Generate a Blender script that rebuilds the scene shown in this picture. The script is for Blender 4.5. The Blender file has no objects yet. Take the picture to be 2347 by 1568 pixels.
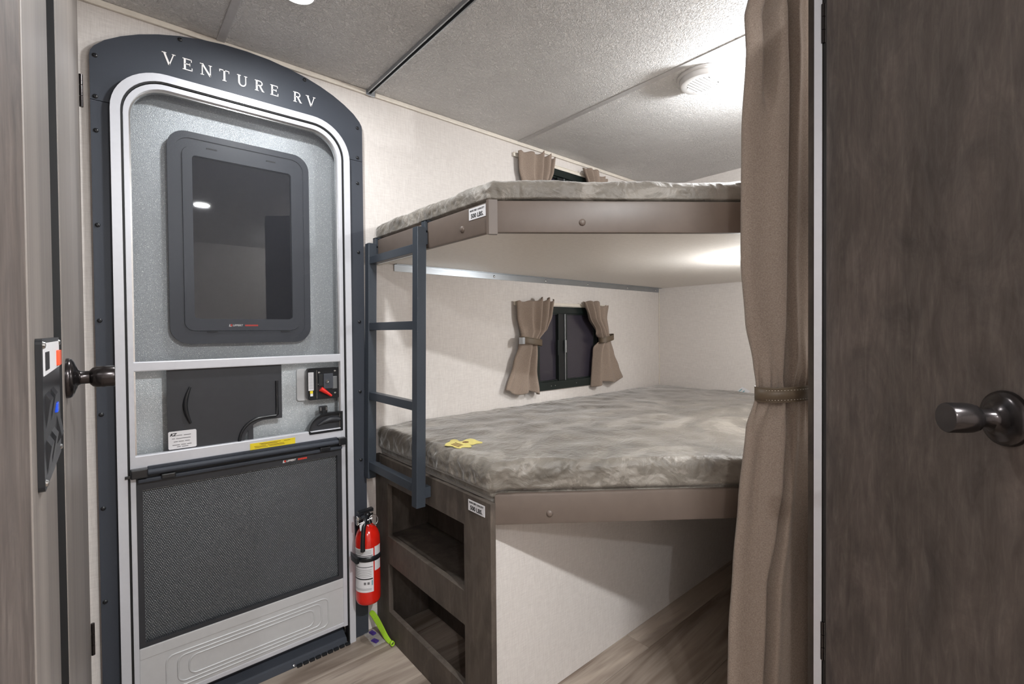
import bpy, bmesh, math, random
import numpy as np
from mathutils import Vector, Matrix, noise
from mathutils.geometry import tessellate_polygon
random.seed(7)
SC = bpy.context.scene
COL = SC.collection
PI = math.pi

# ------------------------------------------------------------------ camera, world, exposure
RM = ((0.75832, -0.65172, -0.00851), (0.0, 0.0, 0.0), (0.0, 0.0, 0.0))
yaw, pit, rol = 0.709949, 0.014925, -0.0085111
f0 = Vector((math.sin(yaw), math.cos(yaw), 0)); r0 = Vector((math.cos(yaw), -math.sin(yaw), 0)); u0 = Vector((0, 0, 1))
fw = f0*math.cos(pit) - u0*math.sin(pit); up = u0*math.cos(pit) + f0*math.sin(pit)
rr = r0*math.cos(rol) + up*math.sin(rol); uu = up*math.cos(rol) - r0*math.sin(rol)
cd = bpy.data.cameras.new('camera'); cam = bpy.data.objects.new('camera', cd); COL.objects.link(cam)
m = Matrix.Identity(4)
for i in range(3):
    m[i][0] = rr[i]; m[i][1] = uu[i]; m[i][2] = -fw[i]
m[0][3], m[1][3], m[2][3] = 0, 0, 1.15
cam.matrix_world = m
cd.sensor_width = 36; cd.lens = 1083.148/2347*36; cd.shift_y = -11.59/2347; cd.clip_start = .02
SC.camera = cam
w = bpy.data.worlds.new('world'); SC.world = w; w.use_nodes = True
w.node_tree.nodes['Background'].inputs[0].default_value = (.75, .8, .9, 1)
w.node_tree.nodes['Background'].inputs[1].default_value = .0
SC.view_settings.view_transform = 'Standard'; SC.view_settings.look = 'None'
SC.view_settings.gamma = 1; SC.view_settings.use_curve_mapping = False
SC.view_settings.exposure = 0.06
P_ROOM = 42.0      # watts of the hall ceiling lamp; the added fill lamps scale from it
P_DOOR = 7.5      # lamp in front of the entry door
P_BUNK = 21.0      # lamp over the upper bunk
P_LOW = 12.5       # lamp under the upper bunk

# ------------------------------------------------------------------ materials
def lin(c):
    return tuple((v/255/12.92 if v/255 <= .04045 else ((v/255+.055)/1.055)**2.4) for v in c) + (1,)
class NT:
    def __init__(s, name, rough=.5, metal=0, spec=.5):
        s.m = bpy.data.materials.new(name); s.m.use_nodes = True; s.t = s.m.node_tree
        s.b = s.t.nodes['Principled BSDF']
        s.b.inputs['Roughness'].default_value = rough; s.b.inputs['Metallic'].default_value = metal
        s.b.inputs['Specular IOR Level'].default_value = spec
    def n(s, ty, **k):
        nd = s.t.nodes.new(ty)
        for a, v in k.items():
            if a in nd.inputs: nd.inputs[a].default_value = v
            else: setattr(nd, a, v)
        return nd
    def l(s, a, b): s.t.links.new(a, b)
    def co(s, scale, rand=False, rot=(0, 0, 0)):
        tc = s.n('ShaderNodeTexCoord'); mp = s.n('ShaderNodeMapping')
        mp.inputs['Scale'].default_value = scale; mp.inputs['Rotation'].default_value = rot
        s.l(tc.outputs['Object'], mp.inputs['Vector'])
        if rand:
            oi = s.n('ShaderNodeObjectInfo'); mu = s.n('ShaderNodeMath', operation='MULTIPLY'); mu.inputs[1].default_value = 37
            s.l(oi.outputs['Random'], mu.inputs[0]); s.l(mu.outputs[0], mp.inputs['Location'])
        return mp.outputs[0]
    def noise(s, scale, detail=4, rough=.55, dist=0, rand=False, rot=(0, 0, 0)):
        nd = s.n('ShaderNodeTexNoise'); nd.inputs['Scale'].default_value = 1
        nd.inputs['Detail'].default_value = detail; nd.inputs['Roughness'].default_value = rough; nd.inputs['Distortion'].default_value = dist
        s.l(s.co(scale, rand, rot), nd.inputs['Vector']); return nd.outputs[0]
    def ramp(s, fac, stops):
        r = s.n('ShaderNodeValToRGB'); e = r.color_ramp.elements
        while len(e) < len(stops): e.new(.5)
        for k, (p, c) in enumerate(stops): e[k].position = p; e[k].color = c if len(c) == 4 else (*c, 1)
        s.l(fac, r.inputs[0]); return r.outputs[0]
    def mix(s, a, b, fac=.5, mode='MIX'):
        x = s.n('ShaderNodeMix', data_type='RGBA', blend_type=mode)
        for v, i in ((a, 6), (b, 7), (fac, 0)):
            if hasattr(v, 'links'): s.l(v, x.inputs[i])
            else: x.inputs[i].default_value = v
        return x.outputs[2]
    def base(s, c):
        if hasattr(c, 'links'): s.l(c, s.b.inputs['Base Color'])
        else: s.b.inputs['Base Color'].default_value = c
    def bump(s, h, st=.3, d=.001):
        b = s.n('ShaderNodeBump'); b.inputs['Strength'].default_value = st; b.inputs['Distance'].default_value = d
        s.l(h, b.inputs['Height'])
        if s.b.inputs['Normal'].links: s.l(s.b.inputs['Normal'].links[0].from_socket, b.inputs['Normal'])
        s.l(b.outputs[0], s.b.inputs['Normal'])
G1 = (0, 0, 0, 1); G0 = (1, 1, 1, 1)
def plain(name, c, rough=.5, metal=0, spec=.5, var=.06, vs=60, bump=0):
    t = NT(name, rough, metal, spec); c = lin(c)
    a = tuple(v*(1-var) for v in c[:3])+(1,); b = tuple(min(1, v*(1+var)) for v in c[:3])+(1,)
    nz = t.noise((vs,)*3)
    t.base(t.ramp(nz, [(.3, a), (.7, b)]))
    if bump: t.bump(nz, bump, .001)
    return t.m
def weave(name, c1, c2, fine=500, stretch=.03, bump=.15, slub=True, sheen=0, rough=.8):
    t = NT(name, rough, 0, .2)
    h1 = t.noise((fine*stretch, fine*stretch, fine), 3, .6); v1 = t.noise((fine, fine, fine*stretch), 3, .6)
    f = t.mix(h1, v1, .5)
    t.base(t.ramp(f, [(.38, lin(c1)), (.62, lin(c2))])); t.bump(f, bump, .0008)
    if sheen: t.b.inputs['Sheen Weight'].default_value = sheen
    return t.m
M = {}
M['wall'] = weave('linen_wallboard', (211, 204, 199), (227, 221, 216), 430, .07, .10, rough=.6)
t = NT('embossed_ceiling', .5, 0, .35)
n1 = t.noise((95, 95, 95), 3, .6, 1.6); n2 = t.noise((9, 9, 9), 3)
t.base(t.ramp(n2, [(.3, lin((228, 226, 225))), (.7, lin((236, 234, 233)))]))
t.bump(t.ramp(n1, [(.42, G1), (.58, G0)]), 1.0, .0026); M['ceiling'] = t.m
M['trimgrey'] = plain('ceiling_batten', (186, 184, 184), .45)
M['cream'] = plain('cream_trim', (226, 218, 206), .45)
def woodmat(name, a, b, c, sc=(55, 55, 2.6), rough=.5, spec=.3, rand=False, knots=False, bumpv=.12, cloud=False):
    t = NT(name, rough, 0, spec)
    g = t.noise(sc, 6, .65, .8, rand); big = t.noise(tuple(v*.16 for v in sc), 3, .5, .5, rand)
    col = t.ramp(g, [(.28, lin(a)), (.5, lin(b)), (.72, lin(c))])
    col = t.mix(col, t.ramp(big, [(.35, lin(tuple(v*.8 for v in b))), (.65, lin(tuple(min(255, v*1.12) for v in b)))]), .45)
    if knots:
        k = t.noise((1.6, 26, 26), 5, .6, 2.2, rand)
        col = t.mix(col, lin((62, 50, 42)), t.ramp(k, [(.62, G1), (.69, (.8, .8, .8, 1))]))
        k2 = t.noise((.9, 9, 9), 3, .6, 1.2, rand)
        col = t.mix(col, t.ramp(k2, [(.38, lin((206, 192, 178))), (.60, lin((104, 87, 76)))]), .5)
        oi = t.n('ShaderNodeObjectInfo')
        col = t.mix(col, t.ramp(oi.outputs['Random'], [(0, (.62, .61, .60, 1)), (1, (1.0, 1.0, 1.0, 1))]), 1.0, 'MULTIPLY')
    if cloud:
        k = t.noise((9, 9, 5), 6, .7, 1.4)
        col = t.mix(col, t.ramp(k, [(.32, (.62, .62, .64, 1)), (.68, (1.28, 1.26, 1.24, 1))]), .8, 'MULTIPLY')
    t.base(col); t.bump(g, bumpv, .0008); return t.m
M['darkwood'] = woodmat('dark_grey_wood_laminate', (76, 68, 64), (98, 89, 84), (124, 115, 109), (60, 60, 12), .55, .25, cloud=True)
M['sheenwood'] = woodmat('wood_laminate_painted_sheen', (112, 104, 99), (128, 120, 114), (146, 138, 132), (60, 60, 1.2), .42, .4)  # same wood as the dark laminate, grazing sheen put into a paler colour
M['cabwood'] = woodmat('cabinet_wood_laminate', (72, 65, 60), (88, 80, 73), (108, 98, 91), (45, 45, 8), .55, .25, cloud=True)
M['plank'] = woodmat('vinyl_plank', (104, 88, 77), (158, 142, 128), (196, 183, 169), (2.6, 44, 44), .42, .4, True, True)
M['subfloor'] = plain('joint_dark', (48, 42, 38), .8)
M['charcoal'] = plain('charcoal_powdercoat', (60, 64, 72), .52, 0, .3, .04, 300)
M['ladder'] = plain('charcoal_steel', (60, 66, 74), .34, .1, .5, .04, 200)
M['blackgap'] = plain('black_rubber_and_gap_shade', (16, 16, 18), .6)
M['white_al'] = plain('white_aluminium', (206, 207, 213), .32, .15, .5, .02)
M['kick'] = plain('pale_grey_kick_panel', (200, 200, 201), .38, .1, .5, .02)
t = NT('silver_pebbled_panel', .36, .35, .5)
vz = t.n('ShaderNodeTexVoronoi'); vz.inputs['Scale'].default_value = 1; t.l(t.co((520,)*3), vz.inputs['Vector'])
fl_ = t.n('ShaderNodeTexVoronoi'); fl_.inputs['Scale'].default_value = 1; t.l(t.co((190,)*3), fl_.inputs['Vector'])
nz = t.noise((420,)*3, 2)
t.base(t.mix(t.ramp(nz, [(.3, lin((168, 174, 178))), (.7, lin((196, 201, 204)))]), (1, 1, 1, 1), t.ramp(fl_.outputs['Distance'], [(.15, (1, 1, 1, 1)), (.19, G1)])))
t.bump(vz.outputs['Distance'], .45, .0012); M['silver'] = t.m
M['blackplastic'] = plain('black_plastic', (30, 31, 34), .3, 0, .5)
M['satinblack'] = plain('dark_sliding_panel', (52, 53, 57), .45, 0, .4, .05, 40)
M['winframe'] = plain('dark_window_frame', (66, 69, 76), .42, 0, .4, .04, 300)
M['winblack'] = plain('black_green_window_frame', (30, 38, 36), .3, .2, .5)
M['red'] = plain('red_enamel', (214, 34, 22), .16, 0, .6, .03, 10)
M['redplastic'] = plain('red_plastic', (226, 40, 30), .35)
M['orange'] = plain('orange_plastic', (225, 80, 40), .35)
M['blue'] = plain('blue_lens', (30, 80, 220), .2)
M['chrome'] = plain('steel', (200, 200, 200), .22, 1, .5, .03)
M['brightal'] = plain('mill_aluminium', (176, 180, 184), .3, .9, .5, .05, 12)
M['gunmetal'] = plain('dark_pewter', (62, 58, 58), .22, .85, .5, .06, 20)
M['paper'] = plain('white_label', (226, 224, 226), .5, var=.01)
M['ink'] = plain('black_ink', (20, 20, 24), .5, var=.02)
M['greyink'] = plain('grey_ink', (110, 108, 110), .5, var=.02)
M['whiteink'] = plain('white_ink', (236, 232, 230), .4, var=.02)
M['redink'] = plain('red_ink', (226, 62, 44), .5, var=.02)
M['yellow'] = plain('yellow_label', (232, 208, 40), .45, var=.02)
M['bear'] = plain('pale_yellow_label', (216, 202, 118), .5, var=.1, vs=90)
M['brownink'] = plain('brown_ink', (104, 62, 34), .5)
M['teal'] = plain('teal_ink', (120, 168, 176), .5)
M['lime'] = plain('lime_webbing', (168, 214, 52), .55, var=.08, vs=200)
M['purple'] = plain('purple_plastic', (70, 46, 130), .35)
M['vinyl'] = plain('brown_vinyl', (104, 92, 84), .42, 0, .4, .05, 25, .05)
M['whitepl'] = plain('white_plastic', (205, 203, 202), .4, var=.01)
M['under'] = weave('pale_bunk_underside', (224, 217, 209), (232, 226, 218), 200, .3, .05, rough=.38)
t = NT('velvet_mattress_cover', .5, 0, .5)
a = t.noise((2.4, 3.4, 4), 3, .5, 2.6); b_ = t.noise((70, 70, 70), 4, .65, 2.0); c_ = t.noise((900, 900, 900), 2); e_ = t.noise((12, 12, 12), 4, .6, 4.5)
f = t.mix(a, e_, .10); f = t.mix(f, b_, .05)
t.base(t.ramp(f, [(.38, lin((98, 92, 84))), (.45, lin((113, 106, 97))), (.545, lin((119, 112, 103))), (.56, lin((136, 129, 120))), (.62, lin((142, 135, 126)))]))
t.bump(b_, .12, .004); t.bump(e_, .35, .012); t.bump(c_, .10, .0004)
t.b.inputs['Sheen Weight'].default_value = .8; t.b.inputs['Sheen Roughness'].default_value = .3; M['velvet'] = t.m
M['fabric'] = weave('heather_curtain_fabric', (128, 113, 102), (162, 147, 135), 800, .3, .25, sheen=.15, rough=.9)
M['fabric_dark'] = weave('heather_cafe_curtain_fabric', (132, 116, 104), (156, 140, 127), 800, .3, .2, sheen=.15, rough=.9)
M['tie'] = plain('olive_brown_leatherette', (98, 84, 68), .45, 0, .4, .06, 150)
t = NT('dark_glass', .02, 0, .8); t.base(lin((16, 17, 24))); M['glass'] = t.m
t = NT('tinted_screen_glass', .22, 0, .6)
nz = t.noise((1200, 1200, 1200), 1); t.base(t.ramp(nz, [(.3, lin((40, 37, 48))), (.7, lin((62, 58, 66)))])); M['winscreen'] = t.m
t = NT('glow', .4); t.base((.9, .9, .9, 1)); t.b.inputs['Emission Color'].default_value = (1, .97, .93, 1); t.b.inputs['Emission Strength'].default_value = 9; M['glow'] = t.m
t = NT('perforated_mesh', .35, .3, .5); t.base(lin((60, 60, 64))); M['perf'] = t.m
# fine insect screen: real sheet, woven too fine to model
t = NT('insect_screen', .6); t.base(lin((60, 62, 68)))
tr = t.n('ShaderNodeBsdfTransparent'); mx = t.n('ShaderNodeMixShader'); mx.inputs[0].default_value = .16
t.l(tr.outputs[0], mx.inputs[1]); t.l(t.b.outputs[0], mx.inputs[2]); t.l(mx.outputs[0], t.t.nodes['Material Output'].inputs[0]); M['screen'] = t.m
t = NT('clear_film', .1); t.base((.9, .9, .9, 1))
tr = t.n('ShaderNodeBsdfTransparent'); mx = t.n('ShaderNodeMixShader'); mx.inputs[0].default_value = .25
t.l(tr.outputs[0], mx.inputs[1]); t.l(t.b.outputs[0], mx.inputs[2]); t.l(mx.outputs[0], t.t.nodes['Material Output'].inputs[0]); M['film'] = t.m

# ------------------------------------------------------------------ mesh helpers
def V(*a): return Vector(a)
def link(name, me, mat, parent=None, label=None):
    o = bpy.data.objects.new(name, me); COL.objects.link(o)
    if mat: me.materials.append(M[mat])
    if parent is not None:
        o.parent = parent
        if parent.type == 'EMPTY': o.matrix_parent_inverse = Matrix.Translation(-Vector(parent.location))
    if label: o['label'] = label
    return o
def tag(o, label, cat, group=None):
    o['label'] = label; o['category'] = cat
    if group: o['group'] = group
    return o
def thing(name, label, cat, loc, group=None):
    o = bpy.data.objects.new(name, None); COL.objects.link(o); o.location = loc; o.empty_display_size = .05
    return tag(o, label, cat, group)
def struct(o):
    o['kind'] = 'structure'; return o
def sroot(name, loc):
    o = bpy.data.objects.new(name, None); COL.objects.link(o); o.location = loc; o['kind'] = 'structure'; return o
class MB:
    def __init__(s): s.bm = bmesh.new()
    def box(s, x0, x1, y0, y1, z0, z1, bev=0):
        vs = [s.bm.verts.new((x, y, z)) for x in (x0, x1) for y in (y0, y1) for z in (z0, z1)]
        fs = [s.bm.faces.new([vs[i] for i in f]) for f in ((0, 1, 3, 2), (4, 6, 7, 5), (0, 4, 5, 1), (2, 3, 7, 6), (0, 2, 6, 4), (1, 5, 7, 3))]
        if bev:
            es = list({e for f in fs for e in f.edges})
            bmesh.ops.bevel(s.bm, geom=es, offset=bev, segments=2, affect='EDGES', profile=.6)
        return s
    def hexa(s, P, bev=0):   # 8 points, bottom 4 then top 4
        vs = [s.bm.verts.new(p) for p in P]
        fs = [s.bm.faces.new([vs[i] for i in f]) for f in ((3, 2, 1, 0), (4, 5, 6, 7), (0, 1, 5, 4), (1, 2, 6, 5), (2, 3, 7, 6), (3, 0, 4, 7))]
        if bev:
            es = list({e for f in fs for e in f.edges}); bmesh.ops.bevel(s.bm, geom=es, offset=bev, segments=2, affect='EDGES', profile=.6)
        return s
    def prism(s, pts, a0, a1, ax='y'):
        # outline in the two other axes, extruded along ax
        def mk(p, a):
            return (p[0], a, p[1]) if ax == 'y' else ((a, p[0], p[1]) if ax == 'x' else (p[0], p[1], a))
        n = len(pts); A = [s.bm.verts.new(mk(p, a0)) for p in pts]; B = [s.bm.verts.new(mk(p, a1)) for p in pts]
        for i in range(n): s.bm.faces.new((A[i], A[(i+1) % n], B[(i+1) % n], B[i]))
        for t in tessellate_polygon([[Vector((p[0], p[1], 0)) for p in pts]]):
            try: s.bm.faces.new([A[i] for i in t]); s.bm.faces.new([B[i] for i in reversed(t)])
            except ValueError: pass
        return s
    def ring(s, outer, inner, a0, a1, ax='y'):
        def mk(p, a):
            return (p[0], a, p[1]) if ax == 'y' else ((a, p[0], p[1]) if ax == 'x' else (p[0], p[1], a))
        n = len(outer); L = [[s.bm.verts.new(mk(p, a)) for p in q] for q, a in ((outer, a0), (outer, a1), (inner, a1), (inner, a0))]
        for k in range(4):
            X, Y = L[k], L[(k+1) % 4]
            for i in range(n): s.bm.faces.new((X[i], X[(i+1) % n], Y[(i+1) % n], Y[i]))
        return s
    def tube(s, pts, r, n=12, closed=False, cap=True, sx=1.0):
        pts = [Vector(p) for p in pts]; rings = []; N = len(pts); prev = None
        for i, p in enumerate(pts):
            if closed: t = pts[(i+1) % N]-pts[i-1]
            else: t = pts[min(i+1, N-1)]-pts[max(i-1, 0)]
            t.normalize()
            if prev is None:
                a = Vector((0, 0, 1)) if abs(t.z) < .9 else Vector((1, 0, 0))
                u = t.cross(a).normalized()
            else:
                u = (prev - t*prev.dot(t)).normalized()
            prev = u; v = t.cross(u); rad = r[i] if isinstance(r, (list, tuple)) else r
            rings.append([s.bm.verts.new(p + u*math.cos(2*PI*k/n)*rad*sx + v*math.sin(2*PI*k/n)*rad) for k in range(n)])
        for i in range(N if closed else N-1):
            A, B = rings[i], rings[(i+1) % N]
            for k in range(n): s.bm.faces.new((A[k], A[(k+1) % n], B[(k+1) % n], B[k]))
        if cap and not closed:
            s.bm.faces.new(rings[0][::-1]); s.bm.faces.new(rings[-1])
        return s
    def lathe(s, prof, c, axis=(0, 0, 1), n=32):
        # prof: (radius, height) along axis from c
        ax = Vector(axis).normalized(); a = Vector((0, 0, 1)) if abs(ax.z) < .9 else Vector((1, 0, 0))
        u = ax.cross(a).normalized(); v = ax.cross(u); c = Vector(c); R = []
        for r, h in prof:
            if r < 1e-6: R.append([s.bm.verts.new(c+ax*h)])
            else: R.append([s.bm.verts.new(c+ax*h+(u*math.cos(2*PI*k/n)+v*math.sin(2*PI*k/n))*r) for k in range(n)])
        for A, B in zip(R, R[1:]):
            for k in range(n):
                k2 = (k+1) % n
                f = [A[k % len(A)], A[k2 % len(A)], B[k2 % len(B)], B[k % len(B)]]
                f = list(dict.fromkeys(f))
                if len(f) > 2: s.bm.faces.new(f)
        return s
    def build(s, name, mat, parent=None, label=None, smooth=None):
        bmesh.ops.recalc_face_normals(s.bm, faces=s.bm.faces)
        me = bpy.data.meshes.new(name); s.bm.to_mesh(me); s.bm.free()
        if smooth is not None:
            for p in me.polygons: p.use_smooth = True
            try: me.set_sharp_from_angle(angle=math.radians(smooth))
            except Exception: pass
        return link(name, me, mat, parent, label)
def rrect(x0, x1, z0, z1, r, n=8, corners=(1, 1, 1, 1)):
    # counter-clockwise from lower left; corners: LL LR UR UL; same count whatever the radius
    out = []
    for k, (cx, cz, a) in enumerate(((x0+r, z0+r, PI), (x1-r, z0+r, 1.5*PI), (x1-r, z1-r, 0), (x0+r, z1-r, .5*PI))):
        for i in range(n+1):
            if corners[k]:
                t = a + (PI/2)*i/n; out.append((cx+math.cos(t)*r, cz+math.sin(t)*r))
            else:
                px = x0 if k in (0, 3) else x1; pz = z0 if k in (0, 1) else z1
                e = 1e-5*i; out.append((px+(e if k in (0, 3) else -e)*0, pz) if i == 0 else (px + (1 if k == 0 else -1 if k == 2 else 0)*e + 0, pz + (1 if k == 1 else -1 if k == 3 else 0)*e))
    return out
def copyobj(o, parent=None, loc=None):
    c = o.copy(); COL.objects.link(c)
    if parent is not None:
        inv = o.matrix_parent_inverse.copy(); c.parent = parent; c.matrix_parent_inverse = inv
    if loc is not None: c.location = loc
    return c
def copytree(root, loc):
    r = root.copy(); COL.objects.link(r); r.location = loc
    for ch in list(root.children):
        c = ch.copy(); COL.objects.link(c); c.parent = r; c.matrix_parent_inverse = ch.matrix_parent_inverse.copy()
        for g in list(ch.children):
            d = g.copy(); COL.objects.link(d); d.parent = c; d.matrix_parent_inverse = g.matrix_parent_inverse.copy()
    return r
def text(s, size, loc, rot, mat, parent, name='lettering', align='CENTER', ext=.0003, bold=0, shear=0, sx=1.0):
    cu = bpy.data.curves.new('t', 'FONT'); cu.body = s; cu.size = size; cu.align_x = align; cu.align_y = 'CENTER'
    cu.extrude = ext; cu.offset = bold; cu.shear = shear; cu.resolution_u = 3
    o = bpy.data.objects.new('t', cu); COL.objects.link(o)
    dg = bpy.context.evaluated_depsgraph_get(); dg.update()
    me = bpy.data.meshes.new_from_object(o.evaluated_get(dg))
    bpy.data.objects.remove(o)
    me.transform(Matrix.Translation(loc) @ Matrix(rot).to_4x4() @ Matrix.Diagonal((sx, 1, 1, 1)))
    me.materials.clear()
    return link(name, me, mat, parent)
ROT_BACK = ((1, 0, 0), (0, 0, -1), (0, 1, 0))      # reads on a wall that faces -Y
ROT_LEFT = ((0, 0, -1), (-1, 0, 0), (0, 1, 0))     # reads on a face that faces -X
def bars_xz(rows, y, h, mat, parent, name='printed_line', d=.0004):
    b = MB()
    for x0, x1, z in rows: b.box(x0, x1, y-d, y, z-h/2, z+h/2)
    o = b.build(name, mat, parent); return o

# ------------------------------------------------------------------ setting
WY, EX, CZ = 1.734, 2.772, 2.066
# back wall with the openings of the entry door and the two bunk windows
b = MB()
for x0, x1, z0, z1 in ((-.70, .03, 0, CZ), (.03, .675, 1.892, CZ), (.675, 1.66, 0, CZ), (1.66, 2.12, 0, .85), (1.66, 2.12, 1.262, 1.572), (1.66, 2.12, 1.978, CZ), (2.12, EX+.04, 0, CZ)):
    b.box(x0, x1, WY, WY+.05, z0, z1)
struct(b.build('wall_back', 'wall'))
struct(MB().box(EX, EX+.04, .36, WY, 0, CZ).build('wall_right', 'wall'))
struct(MB().box(1.27, EX+.04, .32, .36, 0, CZ).build('wall_partition', 'wall'))
struct(MB().box(-.74, -.70, -2.2, WY, 0, CZ).build('wall_left', 'wall'))
struct(MB().box(-.74, 2.0, -2.24, -2.2, 0, CZ).build('wall_front', 'wall'))
struct(MB().box(1.96, 2.0, -2.2, .32, 0, CZ).build('wall_side', 'wall'))
ce = sroot('ceiling', (0, 0, CZ))
for x0, x1 in ((-.75, .286), (.288, .785), (.787, 1.534), (1.536, 2.82)):
    MB().box(x0, x1, -2.25, WY+.02, CZ, CZ+.03).build('ceiling_panel', 'ceiling', ce)
MB().box(-.75, 2.82, -2.25, WY+.05, CZ+.031, CZ+.04).build('backing_board', 'trimgrey', ce)
struct(MB().box(.276, .299, -2.2, WY-.001, CZ-.005, CZ, .002).build('trim_1', 'trimgrey'))
struct(MB().box(1.530, 1.556, .361, WY-.001, CZ-.0025, CZ, .001).build('trim_2', 'trimgrey'))
b = MB(); b.box(-.045, .78, WY-.010, WY-.0005, CZ-.017, CZ-.0005, .003); struct(b.build('trim_3', 'cream'))
b = MB(); b.box(.80, EX, WY-.010, WY-.0005, CZ-.017, CZ-.0005, .003); struct(b.build('trim_4', 'cream'))
struct(MB().box(EX-.006, EX-.0005, WY-.006, WY-.0005, .78, CZ-.02, .002).build('trim_5', 'cream'))
# white end cap of the partition beside the open cupboard door
struct(MB().prism([(1.216, .366), (1.268, .3805), (1.269, .3655), (1.2205, .3515)], .0, CZ-.001, 'z').build('trim_6', 'white_al'))
struct(MB().box(1.285, 1.33, .361, .399, 0, CZ-.001).build('shadow_board', 'cabwood'))  # dark board added to stand for the shadow beside the gathered curtain
# floor planks
fl = sroot('floor', (0, 0, 0))
MB().box(-.75, 2.82, -2.25, WY+.04, -.05, -.0085).build('underlay', 'subfloor', fl)
Y0 = .964; PWD = .2123
for row in range(-15, 4):
    y0 = Y0 + row*PWD; y1 = min(y0+PWD, WY+.03)
    if y0 > WY: break
    js = 1.467 if row == 0 else (random.uniform(-.2, 1.0) + (row % 3)*.37)
    if row == 3: js = 1.35
    if row == 2: js = -.15
    if row == 1: js = .28-.9
    xs = [-.74, js-1.22 if js-1.22 > -.7 else None, js, js+1.22, js+2.44, 2.81]
    xs = sorted({round(x, 4) for x in xs if x is not None and -.741 < x < 2.82})
    for a, c in zip(xs, xs[1:]):
        if c-a < .03: continue
        MB().box(a+.0006, c-.0006, y0+.0006, y1-.0006, -.008, random.uniform(-.0003, 0), .0007).build('plank', 'plank', fl)

# ------------------------------------------------------------------ arched surround of the entry door
ds = sroot('trim_7', (.36, 1.72, 0))
arch = [(.741, 1.786)]
arcL = [(-.022, 1.905), (-.020, 1.918), (-.012, 1.932), (.010, 1.955), (.045, 1.979), (.085, 2.0), (.130, 2.018), (.180, 2.033), (.235, 2.044), (.295, 2.052), (.36, 2.0545)]
full = [(-.022, 1.786)] + arcL + [(.72-x, z) for x, z in reversed(arcL[:-1])] + [(.742, 1.786)]
R_ = .125
def top_arc(x0, x1, zt, r, n=12):
    L = [(x0+r-math.cos(PI/2*i/n)*r, zt-r+math.sin(PI/2*i/n)*r) for i in range(n+1)]
    return L + [(x0+x1-x, z) for x, z in reversed(L)]
inn = [(.03, 1.7865)] + [p for p in top_arc(.03, .675, 1.89, .118) if p[1] > 1.788] + [(.675, 1.7865)]
MB().prism(full + inn[::-1], WY-.017, WY-.001).build('arch_panel', 'charcoal', ds)
MB().prism([(-.022, .0), (.03, .0), (.03, 1.7845), (-.022, 1.7845)], WY-.017, WY-.001).build('side_panel', 'charcoal', ds)
MB().prism([(.675, .0), (.742, .0), (.742, 1.7845), (.675, 1.7845)], WY-.017, WY-.001).build('side_panel', 'charcoal', ds)
sc = None
for x, z in ((-.010, 1.906), (-.011, 1.795), (.182, 2.023), (.537, 2.023), (.724, 1.907), (.723, 1.797), (-.011, 1.703), (-.012, 1.446), (-.012, 1.185), (-.013, .927), (-.013, .668), (-.013, .409), (.722, 1.702), (.722, 1.445), (.722, 1.185), (.721, .923), (.721, .666)):
    if sc is None:
        sc = MB().lathe([(.0058, 0), (.0058, .0016), (.0042, .0034), (.0022, .0040), (.0018, .0026), (0, .0026)], (0, 0, 0), (0, -1, 0), 16).build('screw', 'blackplastic', ds, smooth=40)
        sc.location = (x, WY-.017, z)
    else: copyobj(sc, ds, (x, WY-.017, z))
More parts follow.
